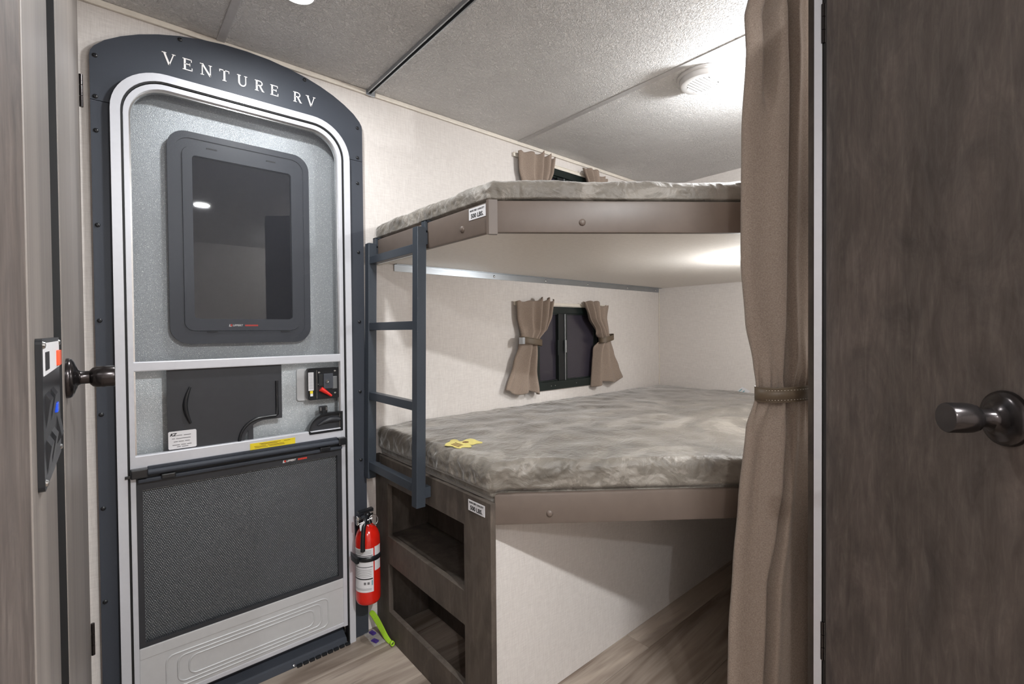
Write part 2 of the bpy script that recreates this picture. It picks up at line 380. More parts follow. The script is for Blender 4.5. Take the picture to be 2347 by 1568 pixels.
# raised serif lettering
def stroke(b, x0, z0, x1, z1, w, y=WY-.017, d=.0012):
    dx, dz = x1-x0, z1-z0; l = math.hypot(dx, dz); nx, nz = -dz/l*w/2, dx/l*w/2
    b.prism([(x0+nx, z0+nz), (x0-nx, z0-nz), (x1-nx, z1-nz), (x1+nx, z1+nz)], y-d, y)
def letter(ch, cx, cz, H=.034):
    b = MB(); T, t_, h = .0050, .0026, H/2
    def ser(x, z, w=.011, s=1): stroke(b, cx+x-w/2, cz+z-s*.0010, cx+x+w/2, cz+z-s*.0010, .0020, d=.0013)
    def S(x0, z0, x1, z1, w): stroke(b, cx+x0, cz+z0, cx+x1, cz+z1, w)
    if ch == 'V':
        S(-.0115, h, .0005, -h, T); S(.0115, h, .0005, -h, t_); ser(-.0115, h); ser(.0115, h, .009)
    if ch in 'ER':
        S(-.0075, h, -.0075, -h, T); ser(-.0075, h, .011); ser(-.0075, -h, .011, -1)
    if ch == 'E':
        S(-.0075, h-.0012, .009, h-.0012, t_); S(-.0075, -h+.0012, .0105, -h+.0012, t_); S(-.0075, .001, .005, .001, t_)
        S(.009, h, .009, h-.008, .002); S(.0105, -h, .0105, -h+.009, .002); S(.005, .005, .005, -.003, .002)
    if ch == 'N':
        S(-.0105, h, -.0105, -h, t_); S(-.0105, h, .0105, -h, T); S(.0105, h, .0105, -h, t_); ser(-.0125, h, .008); ser(-.0105, -h, .009, -1); ser(.0105, h, .009)
    if ch == 'T':
        S(0, h, 0, -h, T); S(-.0125, h-.0012, .0125, h-.0012, t_); ser(0, -h, .011, -1); S(-.0125, h, -.0125, h-.008, .002); S(.0125, h, .0125, h-.008, .002)
    if ch == 'U':
        S(-.0095, h, -.0095, -h*.3, T); S(.0095, h, .0095, -h*.3, t_); ser(-.0095, h); ser(.0095, h, .009)
        P = [(-.0095+.0095*(1-math.cos(PI*i/8)), -h*.3 - math.sin(PI*i/8)*h*.65) for i in range(9)]
        for i, (p, q) in enumerate(zip(P, P[1:])): S(*p, *q, T-(T-t_)*i/8)
    if ch == 'R':
        P = [(-.0075, h-.0012)] + [(.001+.0075*math.sin(PI*i/8), .0015+(h-.0027)/2+(h-.0027)/2*math.cos(PI*i/8)) for i in range(9)] + [(-.0075, .0015)]
        for p, q in zip(P, P[1:]): S(*p, *q, t_+.0008)
        S(.001, .001, .0105, -h+.001, T); ser(.0115, -h, .006, -1)
    b.build('letter_'+ch.lower(), 'whiteink', ds)
for ch, x in zip('VENTURE', (.154, .200, .247, .295, .345, .394, .440)): letter(ch, x, 1.955)
for ch, x in zip('RV', (.512, .557)): letter(ch, x, 1.955)

# ------------------------------------------------------------------ entry door
dr = sroot('door_1', (.352, 1.73, 0))
def doorloop(x0, x1, z0, zt, r): return [(x0, z0)] + top_arc(x0, x1, zt, r) + [(x1, z0)]
def bridge(outer, inner, y0, y1, name, mat, parent=dr, label=None):
    # open-bottomed ring as one outline
    return MB().prism(outer + inner[::-1], y0, y1).build(name, mat, parent, label, smooth=35)
bridge(doorloop(.018, .686, .0, 1.899, .13), doorloop(.040, .664, .0, 1.877, .108), 1.700, 1.7165, 'outer_flange', 'white_al')
bridge(doorloop(.036, .668, .0, 1.881, .112), doorloop(.0445, .6605, .0, 1.8735, .105), 1.704, 1.735, 'gasket', 'blackgap')
# screen door leaf frame
def lpf(x0, x1, z0, zt, r): return [(x0, z0)] + top_arc(x0, x1, zt, r) + [(x1, z0)]
bridge(lpf(.046, .659, .067, 1.872, .103), lpf(.058, .645, .067, 1.858, .092), 1.7085, 1.728, 'leaf_frame', 'white_al')
bridge(lpf(.056, .647, .80, 1.860, .094), lpf(.062, .641, .80, 1.852, .088), 1.717, 1.730, 'spline_groove', 'chrome')
MB().box(.050, .652, 1.7095, 1.728, 1.040, 1.068, .003).build('crossbar', 'white_al', dr)
MB().box(.050, .652, 1.7095, 1.728, .762, .800, .003).build('crossbar', 'white_al', dr)
MB().box(.058, .647, 1.7105, 1.728, .212, .246, .003).build('crossbar', 'kick', dr)
# jamb and outer silver door behind the screen door
b = MB(); o_ = lpf(.031, .674, .04, 1.8905, .118); i_ = lpf(.046, .659, .04, 1.874, .10)
b.prism(o_ + i_[::-1], 1.736, 1.80); b.build('door_jamb', 'sheenwood', dr)
def sil(z0, z1, y, name='outer_panel'):
    if z1 > 1.5: pts = lpf(.046, .659, z0, z1, .10)
    else: pts = [(.046, z0), (.046, z1), (.659, z1), (.659, z0)]
    return MB().prism(pts, y, y+.02).build(name, 'silver', dr)
sil(.06, 1.873, 1.768)
# window in the outer door
wf = MB().ring(rrect(.147, .554, 1.115, 1.766, .052, 10), rrect(.166, .535, 1.134, 1.747, .040, 10), 1.744, 1.768).build('window_frame', 'winframe', dr, smooth=40)
MB().ring(rrect(.166, .535, 1.134, 1.747, .040, 10), rrect(.183, .516, 1.155, 1.722, .026, 10), 1.747, 1.768).build('frame_channel', 'winframe', wf)
MB().ring(rrect(.184, .515, 1.156, 1.721, .026, 10), rrect(.209, .494, 1.193, 1.695, .010, 10), 1.7415, 1.7535).build('inner_frame', 'winframe', wf, smooth=40)
MB().prism(rrect(.206, .497, 1.190, 1.698, .010, 6), 1.7505, 1.7535).build('window_pane', 'glass', wf)
for x, z in ((.262, 1.724), (.432, 1.724), (.255, 1.152), (.47, 1.152)):
    MB().box(x-.014, x+.014, 1.7425, 1.748, z-.0025, z+.0025).build('clip', 'blackgap', wf)
def lippert(x, z, y, s, red, parent):
    b = MB(); b.prism([(x, z-.5*s), (x+.9*s, z-.5*s), (x+.9*s, z-.25*s), (x+.35*s, z-.25*s), (x+.5*s, z+.5*s), (x+.2*s, z+.5*s)], y-.0006, y); b.build('logo_mark', 'whiteink', parent)
    MB().prism([(x+.55*s, z-.1*s), (x+1.15*s, z-.5*s), (x+1.2*s, z+.5*s), (x+.65*s, z+.5*s)], y-.0007, y-.0001).build('logo_mark', 'redink', parent)
    text('LIPPERT', s*1.05, (x+1.35*s, y-.0004, z), ROT_BACK, 'whiteink', parent, 'logo_lettering', 'LEFT', .0002, s*.03, .2, 1.0)
    b = MB(); xx = x+1.35*s+4.6*s*1.0
    for k in range(red): b.box(xx+k*s*.62, xx+k*s*.62+s*.5, y-.0005, y, z-.34*s, z+.34*s)
    b.build('logo_red_print', 'redink', parent)
lippert(.300, 1.172, 1.7412, .0078, 8, wf)
# insect screen over the upper opening
MB().prism(lpf(.060, .643, 1.066, 1.854, .088), 1.7232, 1.7236).build('insect_screen', 'screen', dr)
# dark sliding panel in the middle bay
pan = [(.134, .797), (.134, 1.041), (.449, 1.041), (.449, .859), (.40, .859)]
pan += [(.40-.0+(-.066)*math.sin(PI/2*i/8)*1.0, .793+.066*math.cos(PI/2*i/8)) for i in range(9)]
sp = MB().prism(pan, 1.7215, 1.7262).build('sliding_panel', 'satinblack', dr, 'dark grey sliding panel across the middle of the door')
MB().box(.346, .361, 1.7225, 1.728, .797, .862).build('panel_tab', 'satinblack', dr)
hp = [(.191-.013*math.cos(t*PI/2), 1.7165, .931+.055*t) for t in [(-1+i/7) for i in range(15)]]
MB().tube(hp, [.0022+.0042*math.cos((i/14-.5)*PI*.9) for i in range(15)], 10).build('slide_handle', 'blackplastic', sp, smooth=50)
gp = [(.433, 1.719, .986), (.433, 1.719, .90), (.433, 1.719, .873), (.428, 1.719, .869), (.388, 1.719, .868)]
gp += [(.388-.068*math.sin(PI/2*i/9), 1.719, .797+.071*math.cos(PI/2*i/9)) for i in range(1, 10)]
MB().tube(gp, .0048, 8).build('finger_ridge', 'blackplastic', sp, smooth=50)
# data plate
pl = MB().prism(rrect(.135, .205, .803, .856, .004, 4), 1.7200, 1.7214).build('data_plate', 'paper', sp, 'white data label with small black print')
text('KZ', .011, (.139, 1.7198, .846), ROT_BACK, 'ink', sp, 'plate_logo', 'LEFT', .0002, .0005, .35)
bars_xz([(.155, .169, .843), (.173, .191, .843), (.144, .151, .834), (.154, .190, .834), (.148, .158, .825), (.160, .173, .825), (.176, .188, .825), (.145, .163, .815), (.166, .178, .815), (.181, .192, .815), (.156, .165, .809), (.168, .184, .809)], 1.7200, .0017, 'greyink', sp)
# yellow warning label
yl = MB().box(.348, .486, 1.7086, 1.7093, .768, .7885).build('warning_label', 'yellow', dr, 'yellow warning label under the sliding panel')
bars_xz([(.375, .44, .7845), (.38, .43, .7815), (.36, .395, .777), (.40, .45, .777), (.45, .47, .784), (.362, .40, .7735), (.405, .452, .7735)], 1.7085, .0010, 'brownink', yl)
# outer lock
lk = MB().prism(rrect(.533, .644, .908, 1.020, .010, 6), 1.722, 1.740).build('lock_case', 'blackplastic', dr, smooth=35)
MB().prism(rrect(.508, .55, .905, 1.018, .010, 6), 1.757, 1.7675).build('lock_backplate', 'kick', dr)
MB().box(.563, .5655, 1.7195, 1.7225, .913, 1.013).build('lock_edge', 'chrome', lk)
MB().box(.536, .5535, 1.7205, 1.7222, .942, 1.006).build('instruction_label', 'paper', lk)
bars_xz([(.538, .5515, 1.003-.0042*i) for i in range(14)], 1.7205, .0013, 'greyink', lk)
MB().box(.541, .551, 1.7205, 1.7222, .9315, .941).build('symbol_label', 'yellow', lk)
MB().box(.542, .551, 1.7205, 1.7222, .922, .931).build('symbol_label', 'paper', lk)
MB().box(.570, .585, 1.716, 1.7222, .955, .998, .002).build('lock_recess', 'blackgap', lk)
MB().box(.588, .622, 1.7185, 1.7222, .944, .999, .002).build('lock_plate', 'winframe', lk)
MB().lathe([(.006, 0), (.006, .004), (.0035, .004), (.0035, .002), (0, .002)], (.600, 1.7185, .971), (0, -1, 0), 20).build('key_cylinder', 'chrome', lk, smooth=40)
for x, z in ((.573, 1.004), (.572, .962), (.629, 1.007), (.629, .927)):
    MB().lathe([(.0034, 0), (.0032, .0018), (0, .0026)], (x, 1.7222, z), (0, -1, 0), 14).build('screw', 'chrome', lk, smooth=50)
MB().box(.619, .637, 1.7205, 1.724, .942, .988, .002).build('latch_plate', 'brightal', lk)
MB().tube([(.576, 1.714, .946), (.586, 1.713, .9385), (.598, 1.712, .930), (.612, 1.711, .9185)], [.0088, .0078, .0056, .0040], 12).build('deadbolt_lever', 'redplastic', lk, 'small red plastic lever on the lock', smooth=50)
# small catch
c_ = MB().box(.571, .600, 1.717, 1.728, .858, .884, .003).build('screen_catch', 'blackplastic', dr)
MB().box(.581, .590, 1.712, 1.718, .850, .868, .002).build('catch_tongue', 'blackplastic', c_)
for x in (.576, .595): MB().box(x-.0016, x+.0016, 1.7158, 1.7175, .868, .880, .0005).build('catch_screw', 'chrome', c_)
# quarter round pull
def quarter(o=0):
    P = [(.651-o, .789+o), (.651-o, .860-o)]
    P += [(.60-o*.3-(.069-o*.8)*math.sin(PI/2*i/10), .7955+o*.6+(.0645-o*1.5)*math.cos(PI/2*i/10)) for i in range(11)]
    P += [(.534+o*.8, .789+o)]
    return P
pu = MB().ring(quarter(), quarter(.008), 1.708, 1.728).build('door_pull', 'blackplastic', dr, smooth=40)
MB().prism(quarter(.007), 1.720, 1.728).build('pull_dish', 'satinblack', pu)
MB().tube([(.566, 1.716, .818), (.585, 1.713, .828), (.605, 1.711, .834), (.625, 1.711, .834), (.641, 1.713, .830)], [.003, .006, .009, .010, .007], 10).build('pull_grip', 'satinblack', pu, smooth=50)
for x, z in ((.545, .800), (.639, .846)): MB().lathe([(.003, 0), (.0028, .0014), (0, .002)], (x, 1.720, z), (0, -1, 0), 12).build('screw', 'blackplastic', pu, smooth=50)
# retractable shade bar above the lower grille
rb = MB().tube([(.060, 1.698, .752), (.640, 1.698, .752)], .0085, 16).build('shade_tube', 'charcoal', dr, smooth=50)
for x0, x1, n in ((.046, .085, 'end_bracket'), (.628, .655, 'end_bracket')):
    MB().box(x0, x1, 1.686, 1.710, .740, .766, .003).build(n, 'blackplastic', dr)
MB().box(.034, .050, 1.695, 1.702, .742, .750, .001).build('bracket_pin', 'blackplastic', dr)
MB().box(.085, .628, 1.702, 1.711, .760, .768, .001).build('shade_rail', 'charcoal', dr)
MB().box(.062, .644, 1.698, 1.709, .724, .735, .003).build('shade_rail', 'charcoal', dr)
for x in (.115, .565):
    MB().box(x, x+.035, 1.693, 1.703, .727, .741, .003).build('shade_clip', 'blackplastic', dr)
# lower grille
MB().ring([(.058, .246), (.647, .246), (.647, .742), (.058, .742)], [(.073, .258), (.630, .258), (.630, .700), (.073, .700)], 1.712, 1.722).build('grille_frame', 'satinblack', dr)
lippert(.446, .711, 1.7118, .0082, 6, dr)
vs, fs = [], []
px_, pz_ = .0056, .0058; j = 0
z = .259
while z < .699:
    x = .074 + (px_/2 if j % 2 else 0)
    while x < .629:
        i0 = len(vs); ht = px_/2*.98
        for k in range(6):
            a = PI/6 + k*PI/3; vs.append((x+math.cos(a)*px_*.577, 1.7165, z+math.sin(a)*pz_*.577))
        for k in range(6):
            a = PI/6 + k*PI/3; vs.append((x+math.cos(a)*px_*.43, 1.7180, z+math.sin(a)*pz_*.38))
        for k in range(6): fs.append((i0+k, i0+(k+1) % 6, i0+6+(k+1) % 6, i0+6+k))
        x += px_
    z += pz_*.866; j += 1
me = bpy.data.meshes.new('perforated_sheet'); me.from_pydata(vs, [], fs)
ps = link('perforated_sheet', me, 'perf', dr, 'dark perforated grille over the lower door'); ps['kind'] = 'stuff'
MB().box(.06, .645, 1.729, 1.731, .25, .74).build('grille_backing', 'silver', dr)
# kick panel with three nested raised ribs
MB().box(.058, .647, 1.7115, 1.728, .075, .215, .002).build('kick_panel', 'kick', dr)
MB().box(.052, .653, 1.7100, 1.7285, .0675, .082, .002).build('bottom_rail', 'white_al', dr)
for k in range(3):
    o = .0155*k
    pts = rrect(.120+o*1.8, .590-o*1.6, .094+o*.75, .196-o*.75, .020, 6)
    MB().tube([(x, 1.7115, z) for x, z in pts], .0026, 8, closed=True).build('kick_rib', 'kick', dr, smooth=60)
# threshold
th = MB().prism([(1.705, .0005), (1.712, .020), (1.748, .040), (1.748, .062), (1.80, .062), (1.80, .0005)], -.0, .655, 'x').build('threshold_ramp', 'charcoal', dr, 'dark plastic threshold ramp below the door')
b = MB()
for k in range(9): b.box(.478+k*.021, .478+k*.021+.017, 1.694, 1.706, .0005, .008, .002)
b.build('ramp_hinge', 'blackplastic', dr)
MB().lathe([(.004, 0), (.0035, .0015), (0, .002)], (.470, 1.7045, .008), (0, -.6, .8), 12).build('screw', 'chrome', dr, smooth=50)
MB().box(.0, .68, 1.80, 1.81, .0, .08).build('sill_back', 'blackgap', dr)

# ------------------------------------------------------------------ bunk windows
def window(n, z0, z1, x0=1.652, x1=2.126):
    wr = sroot('window_%d' % n, ((x0+x1)/2, WY, z0))
    MB().ring(rrect(x0-.012, x1+.012, z0-.012, z1+.012, .014, 5), rrect(x0+.012, x1-.012, z0+.030, z1-.026, .004, 5), 1.722, 1.7335).build('outer_frame', 'winblack', wr)
    MB().ring(rrect(x0+.006, x1-.006, z0+.004, z1-.004, .008, 5), rrect(x0+.020, x1-.020, z0+.036, z1-.034, .004, 5), 1.7335, 1.76).build('sash_frame', 'winblack', wr)
    MB().box(1.812, 1.860, 1.7275, 1.757, z0+.03, z1-.03, .002).build('mullion', 'blackgap', wr)
    MB().box(1.806, 1.812, 1.725, 1.757, z0+.03, z1-.03, .001).build('sash_stile', 'winblack', wr)
    MB().box(1.858, 1.870, 1.724, 1.757, z0+.03, z1-.03, .001).build('sash_stile', 'winblack', wr)
    MB().box(1.852, 1.858, 1.7225, 1.727, z0+.03, z1-.03, .001).build('stile_highlight', 'brightal', wr, 'bright aluminium edge strip')
    MB().box(x0+.012, 1.810, 1.7475, 1.7505, z0+.03, z1-.03).build('window_pane', 'winscreen', wr)
    MB().box(1.868, x1-.012, 1.7415, 1.7445, z0+.03, z1-.03).build('window_pane', 'winscreen', wr)
    MB().box(1.843, 1.855, 1.7125, 1.7235, z0+.178, z0+.244, .002).build('pull_tab', 'brightal', wr)
    MB().box(1.797, 1.803, 1.720, 1.730, z0+.165, z0+.245, .002).build('finger_latch', 'winblack', wr)
    for k, x in enumerate((1.745, 1.775, 1.94, 2.06)):
        MB().lathe([(.003, 0), (.0025, .0015), (0, .002)], (x, 1.722, z0+.008), (0, -1, 0), 12).build('screw', 'chrome', wr)
    MB().box(x0-.03, x1+.03, 1.784, 1.80, z0-.03, z1+.03).build('outer_pane_backing', 'glass', wr)
    return wr
window(1, .850, 1.262)
window(2, 1.566, 1.978)

# ------------------------------------------------------------------ curtains
def lerp(tab, z):
    tab = sorted(tab)
    if z <= tab[0][0]: return tab[0][1]
    for (a, va), (b2, vb) in zip(tab, tab[1:]):
        if z <= b2:
            t = (z-a)/(b2-a); t = t*t*(3-2*t)*.5+t*.5
            return va+(vb-va)*t
    return tab[-1][1]
def cloth(name, mat, parent, L, R, ztop, zbot, base, d, nrm, off, fold, nu, nv, thick=.0016):
    base = Vector(base); d = Vector(d); nrm = Vector(nrm); vs = []; fs = []
    for j in range(nv+1):
        v = j/nv
        for i in range(nu+1):
            u = i/nu; zt = ztop(u); zb = zbot(u); z = zt+(zb-zt)*v
            s = lerp(L, z)+(lerp(R, z)-lerp(L, z))*u
            du, dn = fold(u, z, v)
            p = base+d*(s+du)+nrm*(off+dn); p.z = z; vs.append(p)
    for j in range(nv):
        for i in range(nu):
            a = j*(nu+1)+i; fs.append((a, a+1, a+nu+2, a+nu+1))
    me = bpy.data.meshes.new(name); me.from_pydata(vs, [], fs)
    for p in me.polygons: p.use_smooth = True
    o = link(name, me, mat, parent); md = o.modifiers.new('s', 'SOLIDIFY'); md.thickness = thick; md.offset = 0
    return o
def cafe(x, side, label, group):
    root = thing('cafe_curtain', label, 'curtain', (x, 1.70, .83), group)
    if side == 0:
        L = [(1.30, 1.493), (1.21, 1.496), (1.125, 1.518), (1.07, 1.502), (.994, 1.466), (.86, 1.414)]
        R = [(1.30, 1.732), (1.22, 1.716), (1.15, 1.683), (1.10, 1.624), (1.04, 1.613), (.945, 1.612), (.85, 1.634)]
        zt0, zb0, tz, tl, tr_ = 1.288, .842, 1.094, 1.497, 1.634
    else:
        L = [(1.30, 1.966), (1.214, 2.008), (1.136, 2.076), (1.10, 2.106), (1.04, 2.077), (.96, 2.063), (.85, 2.052)]
        R = [(1.30, 2.200), (1.206, 2.178), (1.13, 2.190), (1.09, 2.200), (1.01, 2.236), (.93, 2.283), (.85, 2.329)]
        zt0, zb0, tz, tl, tr_ = 1.282, .842, 1.098, 2.094, 2.202
    rnd = random.Random(3+side); ph = rnd.random()*6
    def ztop(u):
        uu_ = u if side == 0 else 1-u
        if uu_ < .5: return zt0+.004*math.sin(uu_*30)
        return zt0+.004+.020*abs(math.sin((uu_-.5)*PI*4.6))**1.6
    def zbot(u):
        uu_ = u if side == 0 else 1-u
        return zb0+.020*(1-uu_)+ .010*math.cos(uu_*PI*3) - .006
    def fold(u, z, v):
        uu_ = u if side == 0 else 1-u
        g = math.exp(-((z-tz)/.05)**2)
        env = math.sqrt(max(0, 1-(2*u-1)**2))
        top = max(0, (z-tz)/(zt0-tz))
        A = .020*(1-g*.55)
        k = 4.2 if z > tz else 3.0
        blend = 1/(1+math.exp(-(z-tz)/.02)); kk = 2.2+1.6*blend
        dn = env*(.022+.012*g) + A*math.cos(uu_**1.5*kk*2*PI+ph+.8*top)*(.4+.6*uu_)
        dn += .003*noise.noise((u*6, z*14, side*5.))
        return .004*math.sin(uu_*kk*2*PI+1)*(1-g), dn
    cloth('curtain_panel', 'fabric_dark', root, L, R, ztop, zbot, (0, 1.706, 0), (1, 0, 0), (0, -1, 0), .004, fold, 90, 70)
    b = MB(); n = 40; pts = []
    for i in range(n):
        a = 2*PI*i/n; cx, hw = (tl+tr_)/2, (tr_-tl)/2
        pts.append((cx+math.cos(a)*hw, 1.682+math.sin(a)*.034*(1 if math.sin(a) < 0 else .9), tz-.004*math.cos(a)*(1 if side == 0 else -1)*2.6))
    vs = []; 
    for k, dz in ((0, -.015), (1, .015)):
        vs.append([b.bm.verts.new((p[0], p[1], p[2]+dz)) for p in pts])
    for i in range(n): b.bm.faces.new((vs[0][i], vs[0][(i+1) % n], vs[1][(i+1) % n], vs[1][i]))
    tb = b.build('tieback', 'tie', root, 'olive brown strap round the gathered middle'); md = tb.modifiers.new('s', 'SOLIDIFY'); md.thickness = .003; md.offset = 0
    for dz in (-.011, .011):
        MB().tube([(p[0], p[1]-.0018 if p[1] < 1.682 else p[1]+.0018, p[2]+dz) for p in pts], .0011, 6, closed=True).build('seam', 'tie', tb)
    if side == 0: MB().box(1.490, 1.504, 1.655, 1.6835, tz-.012, tz+.020, .001).build('snap_tab', 'brightal', tb)
    else: MB().box(2.196, 2.206, 1.690, 1.712, tz-.010, tz+.020, .001).build('snap_tab', 'tie', tb)
    return root
cl = cafe(1.56, 0, 'short taupe curtain tied back at the left of the lower bunk window', 'cafe curtains at the bunk windows')
cr = cafe(2.17, 1, 'short taupe curtain tied back at the right of the lower bunk window', 'cafe curtains at the bunk windows')
for o, l in ((cl, 'short taupe curtain at the left of the upper bunk window, above the top mattress'), (cr, 'short taupe curtain at the right of the upper bunk window, only its ruffled top showing')):
    c = copytree(o, o.location+Vector((.018 if o is cl else 0, 0, .722))); c['label'] = l
for n, z, lb in ((1, 1.279, 'cream curtain track above the lower bunk window'), (2, 1.996, 'cream curtain track above the upper bunk window')):
    r = thing('curtain_rod', lb, 'curtain rod', (1.85, 1.72, z))
    MB().box(1.50, 2.22, 1.722, 1.733, z-.009, z+.009, .002).build('track', 'cream', r)
    MB().box(1.50, 2.22, 1.7195, 1.7225, z-.0095, z-.0065).build('track_lip', 'cream', r)
    MB().box(1.50, 2.22, 1.7195, 1.7225, z+.0065, z+.0095).build('track_lip', 'cream', r)

# ------------------------------------------------------------------ bunks
C0 = (.787, 1.005)                      # where the short side turns into the diagonal
dd = Vector((1.34-.787, .575-1.005, 0)).normalized(); nn = Vector((dd.y, -dd.x, 0))    # nn looks at the room
if nn.y > 0: nn = -nn
def along(p, s, o=0): return (p[0]+dd.x*s+nn.x*o, p[1]+dd.y*s+nn.y*o)
DEND = .715
ENDP = along(C0, DEND)
def poly_in(o, ys=WY-.004, xe=EX-.006, c0=C0, ye=None):
    # bunk footprint shrunk by o on the room sides
    a = (c0[0]+o, ys); c1 = (c0[0]+o, c0[1]+o*.35)
    e = along(c0, DEND, -o); ye = .366+o*.2
    return [a, c1, e, (e[0]+.06, ye) if False else (e[0], max(e[1], ye)), (xe, max(e[1], ye)), (xe, ys)]
def bar(b, p, q, z0, z1, th, bev=.006):
    p = Vector((*p, 0)); q = Vector((*q, 0)); t = (q-p).normalized(); n_ = Vector((t.y, -t.x, 0))
    P = [p, q, q-n_*th, p-n_*th]
    if (p-q).length < 1e-6: return
    b.hexa([Vector((v.x, v.y, z0)) for v in P]+[Vector((v.x, v.y, z1)) for v in P], bev)
ub = thing('upper_bunk', 'upper bunk platform with brown padded edge rails and pale underside', 'bunk bed', (1.6, 1.2, 1.413))
pts = [(.80, WY-.003), (.80, 1.01)] + [along((.80, 1.01), DEND)] + [(1.46, .372), (EX-.004, .372), (EX-.004, WY-.003)]
MB().prism(pts, 1.415, 1.431, 'z').build('platform', 'under', ub)
b = MB(); bar(b, (.785, 1.728), (.785, 1.012), 1.413, 1.499, -.018) if False else None
MB().box(.784, .802, 1.006, 1.7325, 1.412, 1.496, .006).build('side_rail', 'vinyl', ub, smooth=40)
b = MB(); p, q = along(C0, .004), along(C0, DEND); t_ = Vector((q[0]-p[0], q[1]-p[1], 0)).normalized(); n_ = -nn
P = [Vector((*p, 0)), Vector((*q, 0)), Vector((*q, 0))+n_*.018, Vector((*p, 0))+n_*.018]
b.hexa([Vector((v.x, v.y, 1.412)) for v in P]+[Vector((v.x, v.y, 1.499)) for v in P], .006); b.build('front_rail', 'vinyl', ub, smooth=40)
# folded corner flap
Pc = [Vector((.7825, 1.0125, 0)), Vector((.7835, 1.003, 0))+nn*.0, Vector((*along(C0, .022, .002), 0)), Vector((*along(C0, .02, -.012), 0)), Vector((.795, 1.012, 0))]
b = MB(); b.prism([(v.x, v.y) for v in Pc], 1.408, 1.5005, 'z'); b.build('corner_fold', 'vinyl', ub)
MB().box(.786, .800, 1.40, 1.731, 1.4005, 1.4125, .001).build('under_cleat', 'under', ub)
def dome(b, c, ax, r, h): b.lathe([(r, 0), (r*.96, h*.35), (r*.75, h*.75), (r*.4, h*.96), (0, h)], c, ax, 20)
for c, ax, z in ((along(C0, .252, 0), nn, 1.440), ((.784, 1.128), (-1, 0, 0), 1.441)):
    b = MB(); dome(b, (c[0], c[1], z), ax, .0095, .006); b.build('cover_button', 'vinyl', ub, smooth=60)
st = MB().box(.7828, .7838, 1.016, 1.093, 1.459, 1.491).build('capacity_sticker', 'paper', ub, 'white sticker reading bunk bed capacity 500 lbs')
text('BUNK BED CAPACITY', .0068, (.7826, 1.0545, 1.4835), ROT_LEFT, 'ink', st, 'lettering', 'CENTER', .0002, .0001)
text('500 LBS.', .0165, (.7826, 1.0545, 1.4685), ROT_LEFT, 'ink', st, 'lettering', 'CENTER', .0002, .0004)
# aluminium ledger under the upper bunk
lg = thing('wall_ledger', 'aluminium angle strip carrying the upper bunk along the wall', 'bracket', (1.8, 1.73, 1.39))
MB().box(.873, 2.765, 1.730, 1.7335, 1.387, 1.4145, .0005).build('upright_leg', 'brightal', lg)
MB().box(.873, 2.765, 1.706, 1.7335, 1.4125, 1.4148, .0005).build('flat_leg', 'brightal', lg)
for x in (1.38, 1.72, 2.05, 2.42, 2.725):
    MB().lathe([(.006, 0), (.005, .002), (.002, .003), (0, .003)], (x, 1.730, 1.400), (0, -1, 0), 14).build('screw', 'chrome', lg, smooth=50)

